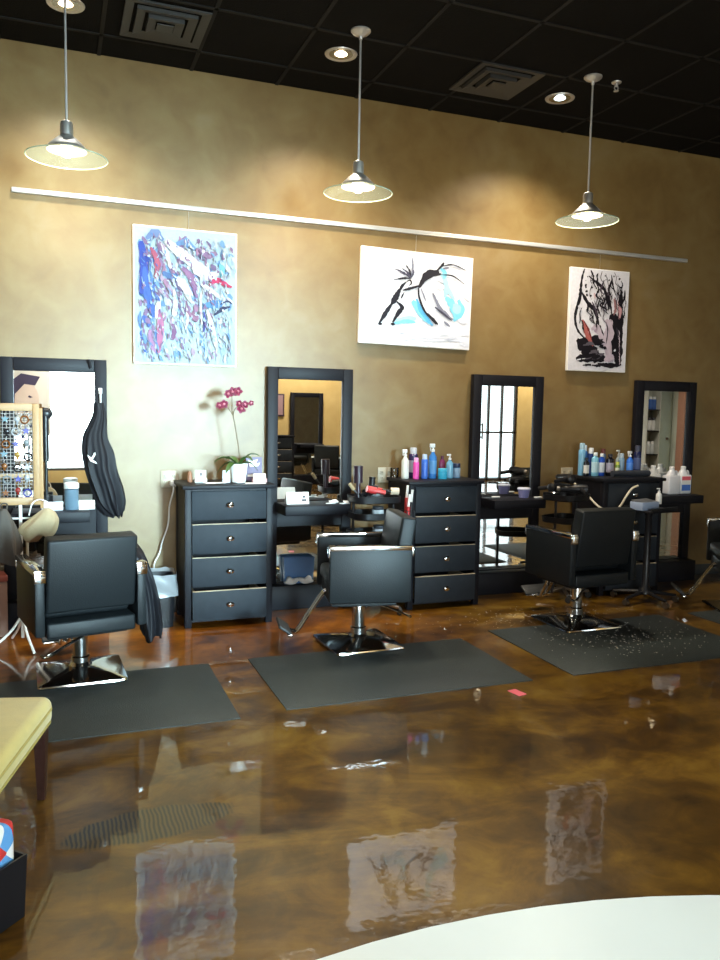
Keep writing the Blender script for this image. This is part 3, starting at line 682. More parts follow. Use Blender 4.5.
# ------------------------------------------------------------------ orchid and things on the first chest
TZ = .9725
t = thing('potted_orchid', 'dark pink orchid in a white pot on the left chest', 'plant', (1.205, -.30, TZ))
b = MB(); b.lathe([(.045, 0), (.048, .003), (.062, .125), (.064, .132), (.058, .132), (.054, .115), (.0, .112)], seg=24); b.build('pot', M['ceramic'], t)
b = MB(); b.lathe([(.0, .118), (.053, .116)], seg=14, cap0=False, cap1=False); b.build('soil', mat('bark', (.05, .03, .015), .9), t)
def leaf(t, ang, ln, wd, rise, droop):
    b = MB(); top, bot = [], []; n = 8
    c_, s_ = math.cos(ang), math.sin(ang); rows = []
    for i in range(n+1):
        k = i/n; r = ln*k; z = .12+rise*math.sin(k*PI*.6)-droop*k*k; hw = wd*math.sin(PI*min(.97, .12+.85*k))**.7/2
        L_ = Vector((r*c_-hw*s_, r*s_+hw*c_, z+.12*hw)); Mm = Vector((r*c_, r*s_, z-.15*hw)); Rr = Vector((r*c_+hw*s_, r*s_-hw*c_, z+.12*hw))
        rows.append([L_, Mm, Rr, Mm-Vector((0, 0, .004))])
    b.rings(rows); b.build('leaf', M['leaf'], t)
for a, ln, wd, ri, dr_ in ((PI, .17, .055, .09, .06), (PI*.9, .15, .05, .06, .11), (.1, .15, .045, .10, .03), (-.3, .13, .05, .06, .09), (PI*1.25, .16, .055, .05, .09), (-.9, .12, .05, .09, .05), (2.2, .12, .05, .08, .04)): leaf(t, a, ln, wd, ri, dr_)
b = MB(); b.tube(smooth_path([(.01, 0, .11), (.0, 0, .22), (-.025, .0, .38), (-.05, -.01, .50), (-.055, -.015, .60)]), .0042, 7, .003)
b.tube(smooth_path([(-.045, -.005, .47), (-.03, -.03, .52), (.03, -.045, .55), (.055, -.045, .555)]), .003, 6); b.tube(smooth_path([(-.045, -.005, .47), (-.08, -.01, .52), (-.12, -.015, .55)]), .003, 6); b.build('stem', M['stem'], t)
def flower(t, x, y, z, r, rz):
    b = MB()
    for k in range(5):
        a = rz+2*PI*k/5
        q = [Vector((x, y, z))]
        pts_ = []
        for s_, d in ((.0, .0), (.42, .35), (.5, .7), (.0, 1.0), (-.5, .7), (-.42, .35)):
            px = s_*r*.75; pz = d*r
            pts_.append(Vector((x+px*math.cos(a)-pz*math.sin(a), y-.012*d+random.uniform(-.004, .004), z+px*math.sin(a)+pz*math.cos(a))))
        b.prism(pts_, (0, .003, 0))
    f = b.build('flower', M['petal'], t, smooth=False)
    b = MB(); b.sphere(x, y-.012, z, .009, seg=8, rings=6); b.build('throat', M['petal_pale'], f)
for x, y, z, r, rz in ((-.055, -.03, .63, .037, .2), (-.02, -.04, .635, .036, .9), (-.085, -.03, .615, .032, .5), (-.115, -.035, .545, .034, .1), (-.145, -.03, .535, .028, .7), (.0, -.06, .515, .036, .4), (.025, -.06, .545, .03, 0), (-.015, -.055, .55, .028, .9), (.07, -.055, .555, .022, .3)): flower(t, x, y, z, r, rz)
def card_tent(label, x, y, z, w, h, m, name='card', rz=0, lean=.22, cat='card'):
    b = MB(); b.prism([(-w/2, 0, 0), (w/2, 0, 0), (w/2, lean*h, h), (-w/2, lean*h, h)], (0, .003, 0)); b.prism([(-w/2, lean*h*2+.003, 0), (w/2, lean*h*2+.003, 0), (w/2, lean*h+.003, h), (-w/2, lean*h+.003, h)], (0, .003, 0))
    o = b.build(name, m, smooth=False); o.location = (x, y, z); o.rotation_euler = (0, 0, rz); return tag(o, label, cat)
b = MB(); b.box(-.058, .058, -.006, .006, 0, .17, .001); b.mi = 1; b.prism([(-.03, -.0063, .10), (.03, -.0063, .105), (.045, -.0063, .13), (.01, -.0063, .12), (.03, -.0063, .155), (-.02, -.0063, .14), (-.045, -.0063, .15)], (0, -.0006, 0)); b.prism([(-.05, -.0063, .03), (.02, -.0063, .03), (.02, -.0063, .045), (-.05, -.0063, .045)], (0, -.0006, 0))
o = b.build('sign_card', [cmat((92, 80, 110), .5), M['card']], smooth=False); o.location = (1.335, -.22, TZ+.001); o.rotation_euler = (R(-8), 0, 0); tag(o, 'upright purple grey card with white mark behind the orchid pot', 'card')
card_tent('small pale folded card just left of the orchid pot', 1.115, -.32, TZ, .05, .085, cmat((190, 195, 205), .5))
t = thing('card_holder', 'low pink card holder right of the orchid pot', 'card holder', (1.345, -.33, TZ)); b = MB(); b.box(-.05, .05, -.025, .025, 0, .028, .004); b.build('tray', cmat((205, 160, 160), .5), t)
b = MB(); b.box(-.044, .044, -.012, .012, .0285, .062); b.build('cards', cmat((225, 205, 200), .6), t)
t = thing('card_holder', 'white card stand with a brown edge at the left of the orchid chest', 'card holder', (.935, -.27, TZ)); b = MB(); b.box(-.035, .05, -.02, .02, 0, .03, .003); b.build('tray', M['plastic_white'], t)
b = MB(); b.box(-.03, .045, -.004, .004, .0305, .085); b.mi = 1; b.box(.0, .02, -.0055, -.0043, .045, .07); b.build('cards', [M['card'], cmat((90, 80, 80), .5)], t)
b = MB(); b.lathe([(.016, 0), (.018, .01), (.016, .06), (.011, .075)], seg=12); o = b.build('small_bottle', cmat((140, 95, 70), .4)); o.location = (.872, -.25, TZ+.0005); tag(o, 'small brown bottle at the left end of the orchid chest', 'bottle')
for i, (x, y, rz, lb) in enumerate(((1.03, -.33, .2, 'white sheet of paper lying flat left of the orchid pot'), (1.30, -.40, -.1, 'white sheet of paper lying at the right front of the orchid chest'))):
    b = MB(); b.box(-.07, .07, -.04, .04, 0, .0015); o = b.build('paper', M['card'], smooth=False); o.location = (x, y, TZ+.0005); o.rotation_euler = (0, 0, rz); tag(o, lb, 'paper', 'loose papers on the orchid chest')

# ------------------------------------------------------------------ bottles
def bottle(label, x, y, z, kind, h, r, body, cap, lab=None, group=None, rz=0):
    t = thing('jar' if kind == 'jar' else 'jug' if kind == 'jug' else 'spray_bottle' if kind in ('spray', 'pump') else 'bottle', label, 'jar' if kind == 'jar' else 'jug' if kind == 'jug' else 'bottle', (x, y, z+.0005), rz, group)
    bm_, cm_ = cmat(body, .25), cmat(cap, .35)
    lm = cmat(lab, .5) if lab else bm_
    b = MB()
    if kind == 'jar':
        b.lathe([(r*.92, 0), (r, .006), (r, h*.68), (r*.86, h*.72)], seg=18, mis=[0, 1, 0]); b.build('body', [bm_, lm], t)
        b = MB(); b.lathe([(r*.96, h*.72), (r*.98, h*.74), (r*.98, h*.98), (r*.9, h)], seg=18); b.build('cap', cm_, t)
    elif kind == 'can':
        b.lathe([(r*.95, 0), (r, .005), (r, h*.18), (r, h*.58), (r, h*.76), (r*.78, h*.80)], seg=18, mis=[0, 0, 1, 0, 0]); b.build('body', [bm_, lm], t)
        b = MB(); b.lathe([(r*.74, h*.795), (r*.74, h*.97), (r*.62, h)], seg=16); b.build('cap', cm_, t)
    elif kind == 'flat':
        b.lathe([(r*.9, 0), (r, .006), (r, h*.16), (r, h*.6), (r*.96, h*.76), (r*.45, h*.83), (r*.4, h*.86)], seg=18, sy=.62, mis=[0, 0, 1, 0, 0, 0]); b.build('body', [bm_, lm], t)
        b = MB(); b.lathe([(r*.5, h*.86), (r*.5, h*.97), (r*.42, h)], seg=14); b.build('cap', cm_, t)
    elif kind == 'jug':
        b.box(-r, r, -r*.72, r*.72, 0, h*.70, r*.22, seg=3); b.rings([[(r*.82*math.cos(2*PI*i/16), r*.6*math.sin(2*PI*i/16), h*.69) for i in range(16)], [(r*.6*math.cos(2*PI*i/16), r*.5*math.sin(2*PI*i/16), h*.80) for i in range(16)], [(r*.3*math.cos(2*PI*i/16), r*.3*math.sin(2*PI*i/16), h*.90) for i in range(16)]])
        b.build('body', bm_, t)
        b = MB(); b.lathe([(r*.36, h*.885), (r*.36, h*.985), (r*.3, h)], seg=14); b.build('cap', cm_, t)
        b = MB(); b.tube(smooth_path([(r*.5, 0, h*.83), (r*.85, 0, h*.82), (r*.98, 0, h*.7), (r*.95, 0, h*.55)], 4), r*.11, 8); b.build('handle', bm_, t)
        if lab:
            b = MB(); b.box(-r*.75, r*.75, -r*.735, -r*.715, h*.12, h*.34); b.mi = 1; b.box(-r*.75, r*.75, -r*.735, -r*.715, h*.34, h*.5); b.mi = 2; b.box(-r*.75, r*.75, -r*.735, -r*.715, h*.5, h*.64); b.build('label', [cmat((70, 120, 205)), M['card'], cmat((225, 95, 110))], t, smooth=False)
    else:  # spray, pump
        b.lathe([(r*.92, 0), (r, .006), (r, h*.14), (r, h*.52), (r*.94, h*.62), (r*.42, h*.73), (r*.38, h*.77)], seg=18, mis=[0, 0, 1, 0, 0, 0]); b.build('body', [bm_, lm], t)
        b = MB(); b.lathe([(r*.46, h*.765), (r*.46, h*.83), (r*.24, h*.84), (r*.24, h*.9)], seg=14)
        if kind == 'spray': b.box(-r*.85, r*.45, -r*.28, r*.28, h*.89, h, r*.1); b.box(-r*.75, -r*.55, -r*.12, r*.12, h*.78, h*.9, r*.05)
        else: b.box(-r*.95, r*.3, -r*.2, r*.2, h*.93, h, r*.08); b.lathe([(r*.15, h*.88), (r*.15, h*.95)], seg=8)
        b.build('spray_head' if kind == 'spray' else 'pump_head', cm_, t)
    return t
G2 = 'bottles on the middle chest'
bottle('white spray bottle at the left end of the middle chest', 2.526, -0.2, TZ, 'spray', .225, .030, (215, 215, 205), (225, 225, 220), group=G2)
bottle('dark purple can with a silver top behind the pink bottle', 2.625, -0.13, TZ, 'can', .235, .036, (55, 45, 85), (180, 182, 190), (150, 150, 165), group=G2)
bottle('tall pink bottle in the row on the middle chest', 2.587, -0.27, TZ, 'can', .165, .023, (225, 80, 170), (225, 160, 205), group=G2)
bottle('slim blue bottle with a pale cap, between the pink and the tallest bottle', 2.668, -0.25, TZ, 'can', .19, .026, (60, 110, 205), (175, 195, 225), group=G2)
bottle('tallest blue bottle with a white nozzle on the middle chest', 2.751, -0.22, TZ, 'spray', .27, .032, (60, 125, 195), (225, 230, 232), (90, 150, 205), group=G2)
bottle('squat turquoise jar on the middle chest', 2.804, -0.29, TZ, 'jar', .082, .036, (60, 170, 205), (75, 185, 215), group=G2)
bottle('slim purple bottle behind the turquoise jar', 2.875, -0.14, TZ, 'flat', .17, .026, (120, 50, 90), (80, 40, 70), group=G2)
bottle('clear blue spray bottle with white head, right of the turquoise jar', 2.895, -0.23, TZ, 'pump', .19, .028, (110, 165, 195), (230, 232, 235), group=G2)
bottle('dusty blue jar with a dark lid at the right end of the middle chest', 2.968, -0.2, TZ, 'jar', .115, .034, (95, 140, 180), (45, 55, 85), (150, 175, 200), group=G2)
b = MB(); b.lathe([(.03, 0), (.034, .004), (.035, .075), (.032, .075), (.031, .008), (0, .006)], seg=18); o = b.build('glass_tumbler', M['tumbler']); o.location = (2.485, -.09, TZ+.0005); tag(o, 'clear glass tumbler at the back left of the middle chest', 'glass')
G3 = 'bottles on the right chest'
BL = [('tall pale blue can leftmost on the right chest', 4.2, -0.14, 'can', .275, .030, (120, 175, 210), (160, 195, 215), None),
 ('mid blue can just behind the leftmost pale can', 4.265, -0.085, 'can', .255, .028, (60, 110, 175), (190, 210, 225), None),
 ('black bottle with a white label band, second from the left in front', 4.195, -0.215, 'flat', .155, .027, (25, 28, 35), (30, 32, 38), (215, 215, 210)),
 ('dark blue can with a white top behind the black bottle', 4.285, -0.15, 'can', .235, .028, (35, 60, 120), (215, 220, 225), None),
 ('pale aqua wide bottle in front on the right chest', 4.275, -0.225, 'flat', .20, .036, (130, 195, 220), (215, 228, 232), (185, 220, 232)),
 ('cobalt blue tube with a white side, right of the aqua bottle', 4.348, -0.215, 'flat', .19, .030, (40, 85, 190), (225, 230, 235), (225, 232, 240)),
 ('tall dark red capped bottle in the back row of the right chest', 4.45, -0.1, 'can', .225, .027, (90, 105, 130), (90, 45, 45), None),
 ('black rounded bottle with a silver label, middle of the right chest', 4.44, -0.21, 'flat', .185, .038, (22, 22, 34), (40, 40, 50), (170, 165, 185)),
 ('small green bottle in the middle of the right chest', 4.5, -0.235, 'can', .12, .020, (120, 150, 60), (190, 195, 80), (215, 220, 200)),
 ('clear grey pump bottle behind the small green bottle', 4.6, -0.12, 'pump', .215, .026, (160, 175, 180), (200, 205, 205), None),
 ('slate blue can between the clear pump and the nozzle bottle', 4.575, -0.19, 'can', .19, .026, (120, 150, 175), (165, 185, 200), None),
 ('bright blue bottle with a white pointed nozzle', 4.648, -0.21, 'spray', .21, .030, (55, 115, 215), (235, 238, 240), (75, 135, 225)),
 ('navy can at the right end of the right chest', 4.785, -0.14, 'can', .255, .032, (25, 35, 75), (60, 65, 85), (70, 85, 130))]
for l, x, y, k, h, r, bc, cc, lc in BL: bottle(l, x, y, TZ, k, h, r, bc, cc, lc, G3)
b = MB(); pth = smooth_path([(-.20, 0, .028), (-.1, .004, .030), (.05, -.003, .03), (.18, .0, .028)], 5); b.tube(pth, .026, 14); o = b.build('rolled_towel', mat('charcoal terry', (.020, .024, .034), .8, bump=.5, bscale=90)); o.location = (4.56, -.345, TZ+.0); tag(o, 'rolled charcoal towel along the front edge of the right chest', 'towel')
G4 = 'white gallon jugs on the right station shelf'
SZ = .8005
bottle('white gallon jug with the blue and pink label', 5.255, -.19, SZ, 'jug', .245, .064, (225, 226, 228), (235, 236, 236), (1, 1, 1), G4)
bottle('plain white gallon jug left of the labelled jug, in front', 5.10, -.22, SZ, 'jug', .245, .064, (218, 218, 222), (230, 230, 230), None, G4)
bottle('white gallon jug at the back left of the jug group', 4.985, -.115, SZ, 'jug', .25, .060, (205, 203, 198), (225, 225, 222), None, G4)
# right station extras
bottle('small white pump bottle on the silver tray cart', 4.60, -.64, .775, 'pump', .13, .024, (225, 226, 224), (235, 235, 235))
# lavender tub, station 2
t = thing('storage_tub', 'small lavender tub on the middle station shelf', 'tub', (3.60, -.20, SZ)); b = MB(); b.lathe([(.038, 0), (.04, .004), (.05, .065), (.052, .068), (.047, .068), (.038, .008), (0, .006)], seg=20); b.build('tub', cmat((150, 150, 205)), t)
b = MB(); b.lathe([(.054, .0685), (.054, .078), (.05, .082), (0, .083)], seg=20); b.build('lid', cmat((205, 208, 228)), t)
for i, (x, y, lb) in enumerate(((3.36, -.16, 'white comb lying at the left of the middle station shelf'), (3.70, -.26, 'white clip at the right end of the middle station shelf'))):
    b = MB(); b.box(-.035, .035, -.012, .012, 0, .012, .003); o = b.build('hair_clip' if i else 'comb', M['plastic_white']); o.location = (x, y, SZ+.0005); tag(o, lb, 'clip' if i else 'comb')
# station 1 shelf: card and clips, bin below
b = MB(); b.prism([(-.085, 0, 0), (.085, 0, 0), (.085, .02, .085), (-.085, .02, .085)], (0, .004, 0)); b.prism([(-.085, .06, 0), (.085, .06, 0), (.085, .026, .085), (-.085, .026, .085)], (0, .004, 0))
b.mi = 1; b.prism([(.03, .0035, .02), (.065, .0035, .02), (.065, .009, .035), (.03, .009, .035)], (0, -.002, .0005)); b.prism([(.035, .010, .044), (.06, .010, .044), (.055, .014, .06), (.04, .014, .06)], (0, -.002, .0005))
o = b.build('tent_card', [M['card'], cmat((70, 70, 75), .6)], smooth=False); o.location = (1.655, -.25, SZ); tag(o, 'white folded card with a small dark mark on the shelf by the orchid chest', 'card')
for x, y, rz, lb in ((1.945, -.22, .5, 'white hair clip at the right of the shelf with the folded card'), (1.90, -.27, .2, 'white hair clip in the middle of the shelf with the folded card'), (2.0, -.30, -.1, 'white hair clip at the front corner of the shelf with the folded card')):
    t = thing('hair_clip', lb, 'clip', (x, y, SZ+.0005), rz, 'white hair clips by the folded card'); b = MB(); b.prism([(-.04, -.006, 0), (.035, -.012, 0), (.035, .012, 0), (-.04, .006, 0)], (0, 0, .006)); b.build('jaw', M['plastic_white'], t)
    b = MB(); b.prism([(-.01, -.014, .0065), (.03, -.014, .0065), (.03, .014, .018), (-.01, .014, .018)], (0, 0, .004)); b.build('lever', M['plastic_white'], t)
# blue bin seen in the lower opening
t = thing('storage_bin', 'blue plastic bin in the lower opening of the station by the orchid chest', 'bin', (1.71, -.09, .1805))
b = MB(); b.rings([[(-.11, -.02, 0), (.11, -.02, 0), (.11, .02, 0), (-.11, .02, 0)], [(-.12, -.028, .20), (.12, -.028, .20), (.12, .028, .20), (-.12, .028, .20)], [(-.113, -.022, .20), (.113, -.022, .20), (.113, .022, .20), (-.113, .022, .20)], [(-.10, -.014, .02), (.10, -.014, .02), (.10, .014, .02), (-.10, .014, .02)]]); b.build('tub', M['blue_plastic'], t, smooth=False)
for k, (x, lb) in enumerate(((1.64, 'crumpled white cloth at the left in front of the blue bin'), (1.76, 'crumpled white cloth at the right in front of the blue bin'))):
    b = MB(); b.sphere(0, 0, .028, .05, 1.15, .42, .56, 18, 10)
    for v in b.bm.verts: v.co *= 1+.22*math.sin(90*v.co.x+3*k)*math.cos(70*v.co.z)
    for v in b.bm.verts: v.co.z = max(v.co.z, 0)
    o = b.build('cloth', M['rag']); o.location = (x, -.143, .1806); tag(o, lb, 'cloth', 'white cloths in front of the blue bin')

# ------------------------------------------------------------------ tool trolleys
def trolley(label, loc, rz, w, d, zt, trays):
    t = thing('tool_trolley', label, 'trolley', loc, rz, 'black salon trolleys')
    def tray(z, w, d, h):
        b = MB(); n = 24; rr = .5
        def ring(s, z_):
            q = []
            for i in range(n):
                a = 2*PI*i/n; c_, s_ = math.cos(a), math.sin(a)
                q.append((math.copysign(abs(c_)**rr, c_)*w/2*s, math.copysign(abs(s_)**rr, s_)*d/2*s, z_))
            return q
        b.rings([ring(.95, z), ring(1, z+.006), ring(1.02, z+h), ring(.98, z+h), ring(.95, z+.008)]); return b
    for k, z in enumerate(trays): tray(z, w, d, .05).build('tray', M['plastic_black'], t)
    for sx in (-1, 1):
        b = MB(); b.tube([(sx*w*.44, 0, .06), (sx*w*.44, 0, zt)], .011, 8); b.build('post', M['plastic_black'], t)
    b = MB()
    for k in range(4):
        a = PI/4+k*PI/2; b.tube([(0, 0, .075), (w*.62*math.cos(a), w*.62*math.sin(a), .055)], .014, 8)
    b.box(-w*.46, w*.46, -.015, .015, .06, .085, .004); b.build('base', M['dark_chrome'], t)
    for k in range(4):
        a = PI/4+k*PI/2; c_, s_ = math.cos(a), math.sin(a)
        b = MB(); b.tube([(w*.62*c_-.012, w*.62*s_, .0255), (w*.62*c_+.012, w*.62*s_, .0255)], .025, 14); b.box(w*.62*c_-.006, w*.62*c_+.006, w*.62*s_-.008, w*.62*s_+.008, .03, .06); b.build('caster', M['rubber'], t)
    return t
trolley('black three tray trolley of brushes between the sideways chair and the middle chest', (2.19, -.40, .001), 0, .36, .30, .86, (.36, .56, .70, .82))
trolley('black trolley heaped with black hair tools, left of the right chest', (3.86, -.42, .001), .4, .34, .30, .84, (.4, .62, .80))
# things on trolley one
def handle_tool(name, label, p0, p1, r, m, m2, cat, hr=None, group=None):
    v0, v1 = Vector(p0), Vector(p1); t = thing(name, label, cat, p0, 0, group); d = v1-v0
    b = MB(); b.tube([(0, 0, 0), d*.15, d*.5], r*.8, 10, r*.6); b.build('handle', m, t)
    b = MB(); q = [d*.5, d*.55, d*.75, d*.95, d]; 
    b.tube(q, hr or r*1.5, 12); b.build('head', m2, t); return t
CG = 'brushes and tools on the brush trolley'
handle_tool('hair_brush', 'tall dark purple brush standing up at the left of the brush trolley', (2.06, -.42, .845), (2.055, -.42, 1.09), .026, M['purple'], M['purple'], 'brush', .034, CG)
handle_tool('hair_brush', 'red handled brush lying across the brush trolley', (2.25, -.47, .895), (2.11, -.46, .925), .022, M['red'], M['red'], 'brush', .026, CG)
handle_tool('hair_brush', 'second red brush lying just behind the front red one', (2.30, -.37, .895), (2.17, -.33, .935), .018, M['red'], M['plastic_black'], 'brush', .026, CG)
handle_tool('roller_brush', 'beige roller lying at the right of the brush trolley', (2.25, -.42, .905), (2.37, -.44, .90), .02, M['plastic_black'], M['beige'], 'brush', .027, CG)
handle_tool('hair_brush', 'black brush with raised tan handle at the left of the brush trolley', (2.03, -.50, .88), (1.965, -.49, .97), .012, M['plastic_black'], M['tan'], 'brush', .013, CG)
handle_tool('hair_brush', 'upright black brush near the middle of the brush trolley', (2.19, -.34, .845), (2.20, -.34, 1.0), .014, M['plastic_black'], M['plastic_black'], 'brush', .024, CG)
handle_tool('hair_brush', 'black brush lying between the purple and red brushes', (2.06, -.44, .88), (2.17, -.38, .90), .018, M['plastic_black'], M['plastic_black'], 'brush', .03, CG)
for k, (x, y, z, lb) in enumerate(((2.21, -.44, .71, 'white jar on the upper inside tray of the brush trolley'), (2.22, -.44, .57, 'white jar on the lower inside tray of the brush trolley'))): bottle(lb, x, y, z-.001, 'jar', .085, .042, (205, 208, 212), (60, 62, 68), None, 'white jars inside the brush trolley')
for k, (x, z, lc, nm) in enumerate(((2.405, .76, M['red'], 'dark red curling iron with white tip, leftmost beside the middle chest'), (2.43, .73, M['plastic_black'], 'black curling iron with white tip, between the two red ones'), (2.395, .70, M['red'], 'front dark red curling iron with white tip beside the middle chest'))):
    yy = -.50-.03*k; t = thing('curling_iron', nm, 'curling iron', (x, yy, z-.06), 0, 'curling irons beside the middle chest')
    b = MB(); b.tube([(0, 0, 0), (.004, 0, .16)], .013, 10); b.build('handle', lc, t); b = MB(); b.tube([(.004, 0, .16), (.012, 0, .25)], .009, 10); b.build('barrel', M['card'], t)
# holder for the irons on the chest's side
t = thing('tool_holder', 'dark wire holder for curling irons at the left side of the middle chest', 'holder', (2.408, -.53, .60))
b = MB(); b.box(-.028, .035, -.055, .055, 0, .012, .003)
for x in (-.026, .033):
    for y in (-.053, .053): b.tube([(x, y, .0), (x, y, .17)], .003, 6)
for z in (.09, .17): b.tube([(-.026, -.053, z), (.033, -.053, z), (.033, .053, z), (-.026, .053, z), (-.026, -.053, z)], .003, 6)
b.tube([(.033, .053, .17), (.033, .10, .17)], .003, 6)
b.build('basket', M['plastic_black'], t)
# things on trolley two: dryers
def dryer(label, loc, rz, tilt=0):
    t = thing('hair_dryer', label, 'hair dryer', loc, rz, 'black hair dryers on the tool trolley'); t.rotation_euler = (tilt, 0, rz)
    b = MB(); q = [(x, 0, .04) for x in (-.09, -.08, -.03, .04, .09, .13)]
    rs = [.02, .036, .04, .036, .027, .025]
    b.rings([[(p[0], r*math.cos(2*PI*i/14), p[2]+r*math.sin(2*PI*i/14)) for i in range(14)] for p, r in zip(q, rs)]); b.build('barrel', M['plastic_black'], t)
    b = MB(); b.tube([(-.03, .02, .04), (-.045, .09, .03), (-.06, .14, .02)], .017, 10); b.build('handle', M['plastic_black'], t)
    b = MB(); b.tube([(.13, 0, .04), (.155, 0, .04)], .024, 12, .018); b.build('nozzle', M['dark_chrome'], t)
    return t
dryer('black hair dryer at the back of the heaped tool trolley', (3.83, -.33, .856), .3); dryer('black hair dryer at the front of the heaped tool trolley', (3.90, -.50, .856), 2.6)
dryer('black hair dryer resting on top of the other two', (3.86, -.42, .935), 1.5)
t = thing('hand_mirror', 'round shiny chrome hand mirror lying on the heaped tool trolley', 'mirror', (3.73, -.44, .86), .3); b = MB(); b.lathe([(.0, 0), (.045, .002), (.05, .008), (.045, .013), (0, .015)], seg=20); b.build('disc', M['chrome'], t); b = MB(); b.tube([(-.045, 0, .008), (-.13, 0, .008)], .008, 8); b.build('handle', M['plastic_black'], t)
# tall stand with silver foil box in front of the right chest
t = thing('tool_stand', 'black pedestal stand on a five wheeled base in front of the right chest', 'stand', (4.42, -.74, .001), .25)
b = MB(); b.lathe([(.055, .07), (.05, .10), (.028, .13), (.026, .70), (.05, .735)], seg=18); b.build('column', M['plastic_black'], t)
b = MB(); b.box(-.15, .19, -.13, .13, .735, .750, .006); b.box(-.15, .19, -.132, -.122, .735, .772, .003); b.box(-.15, .19, .122, .132, .735, .772, .003); b.build('tray', M['plastic_black'], t)
b = MB()
for k in range(5): a = 2*PI*k/5-.6; b.tube([(0, 0, .085), (.13*math.cos(a), .13*math.sin(a), .07), (.25*math.cos(a), .25*math.sin(a), .056)], .018, 8, .012)
b.build('star_base', M['plastic_black'], t)
for k in range(5):
    a = 2*PI*k/5-.6; x, y = .25*math.cos(a), .25*math.sin(a)
    b = MB(); b.tube([(x-.014, y, .0255), (x+.014, y, .0255)], .025, 14); b.box(x-.005, x+.005, y-.006, y+.006, .028, .058); b.build('caster', M['dark_chrome'], t)
t = thing('foil_box', 'box of silver foil on the pedestal stand tray', 'box', (4.36, -.755, .7515), .2); b = MB(); b.box(-.10, .10, -.06, .06, 0, .062, .003); b.build('carton', cmat((150, 165, 190), .4), t); b = MB(); b.prism([(-.09, -.05, .0625), (.09, -.05, .0625), (.085, .055, .075), (-.09, .055, .07)], (0, 0, .004)); b.build('foil', M['foil'], t)
b = MB(); b.lathe([(.0, 0), (.035, 0), (.04, .02), (.036, .022), (.03, .004), (0, .004)], seg=18); o = b.build('tint_bowl', M['plastic_black']); o.location = (4.50, -.70, .752); tag(o, 'small dark tint bowl beside the foil box', 'bowl')
for k, (x, y, rz) in enumerate(((4.36, -.60, .4),)):
    pass

# ------------------------------------------------------------------ cloth drapes
def drape(name, label, cat, rows, folds, amp, m, loc=(0, 0, 0), extra=None):
    t = thing(name, label, cat, loc); b = MB(); n = 72; rs = []
    P = [Vector((r[1], r[2], r[0])) for r in rows]; Q = [Vector((r[3], r[4], 0)) for r in rows]
    P = smooth_path(P, 5); Q = smooth_path(Q, 5)
    for j, (c_, e) in enumerate(zip(P, Q)):
        k = j/(len(P)-1); q = []
        for i in range(n):
            a = 2*PI*i/n; kk = .25+.75*k; w_ = 1+amp*kk*(1-2.4*abs(math.sin(folds*a/2+1.6*math.sin(2.5*k)+.7)))+.6*amp*kk*math.sin((folds+3)*a+4*k)
            q.append((c_.x+e.x*w_*math.cos(a), c_.y+e.y*w_*math.sin(a), c_.z+.02*k*k*math.sin(folds*a*.5+.8)+.01*k*math.sin(3*a)))
        rs.append(q)
    b.rings(rs); b.build('cloth', m, t)
    return t
t = drape('salon_cape', 'black salon cape with a white emblem hanging from the leftmost mirror corner', 'cape', [(1.51, .285, -.10, .030, .02), (1.42, .29, -.105, .042, .03), (1.28, .265, -.115, .075, .045), (1.16, .285, -.125, .10, .055), (1.05, .30, -.13, .098, .06), (.92, .34, -.13, .098, .06), (.82, .365, -.13, .085, .055), (.755, .385, -.13, .055, .04), (.735, .40, -.13, .03, .03)], 7, .20, M['cape'])
b = MB(); 
for q in ([(.205, 1.165), (.225, 1.12), (.27, 1.10), (.262, 1.115), (.24, 1.13), (.262, 1.165), (.25, 1.17), (.232, 1.142)], [(.245, 1.17), (.26, 1.18), (.256, 1.155)]): b.prism([(x-.005, -.205, z) for x, z in q], (0, -.002, 0))
b.build('emblem', M['card'], t, smooth=False)
b = MB(); b.tube(smooth_path([(.295, -.06, 1.60), (.295, -.10, 1.58), (.295, -.10, 1.53), (.295, -.10, 1.50)], 4), .006, 8); b.box(.283, .307, -.075, -.068, 1.57, 1.61, .003); b.build('hook', M['plastic_white'], t)
b = MB(); b.tube([(.222, -.09, 1.80), (.235, -.085, 1.74)], .010, 8, .008); o = b.build('clip_peg', M['plastic_black']); tag(o, 'thin black peg on the top edge of the leftmost mirror', 'peg')
drape('salon_cape', 'black salon cape draped over the right arm of the left chair', 'cape', [(.715, .375, -1.22, .06, .17), (.66, .415, -1.24, .055, .17), (.52, .462, -1.26, .055, .14), (.38, .488, -1.28, .06, .12), (.25, .50, -1.30, .058, .10), (.205, .50, -1.31, .05, .08)], 5, .18, M['cape'])

# ------------------------------------------------------------------ waste bin
t = thing('waste_bin', 'black waste bin with a clear liner left of the orchid chest', 'bin', (.66, -.30, .001))
b = MB()
def rr_(hx, hy, z): return [(hx*math.copysign(abs(math.cos(2*PI*i/24))**.45, math.cos(2*PI*i/24)), hy*math.copysign(abs(math.sin(2*PI*i/24))**.45, math.sin(2*PI*i/24)), z) for i in range(24)]
b.rings([rr_(.085, .11, 0), rr_(.10, .13, .34), rr_(.094, .124, .34), rr_(.08, .105, .01)]); b.build('bucket', M['plastic_black'], t)
b = MB(); rs = []
for j in range(6):
    z = .365-.03*j; rs.append([(x*(1+.05*math.sin(7*i+j)), y*(1+.05*math.cos(5*i+2*j)), z+.006*math.sin(3*i)) for i, (x, y, _) in enumerate(rr_(.108+.001*j, .139, z))])
b.rings(rs, cap0=False, cap1=False); b.build('liner', M['liner'], t)

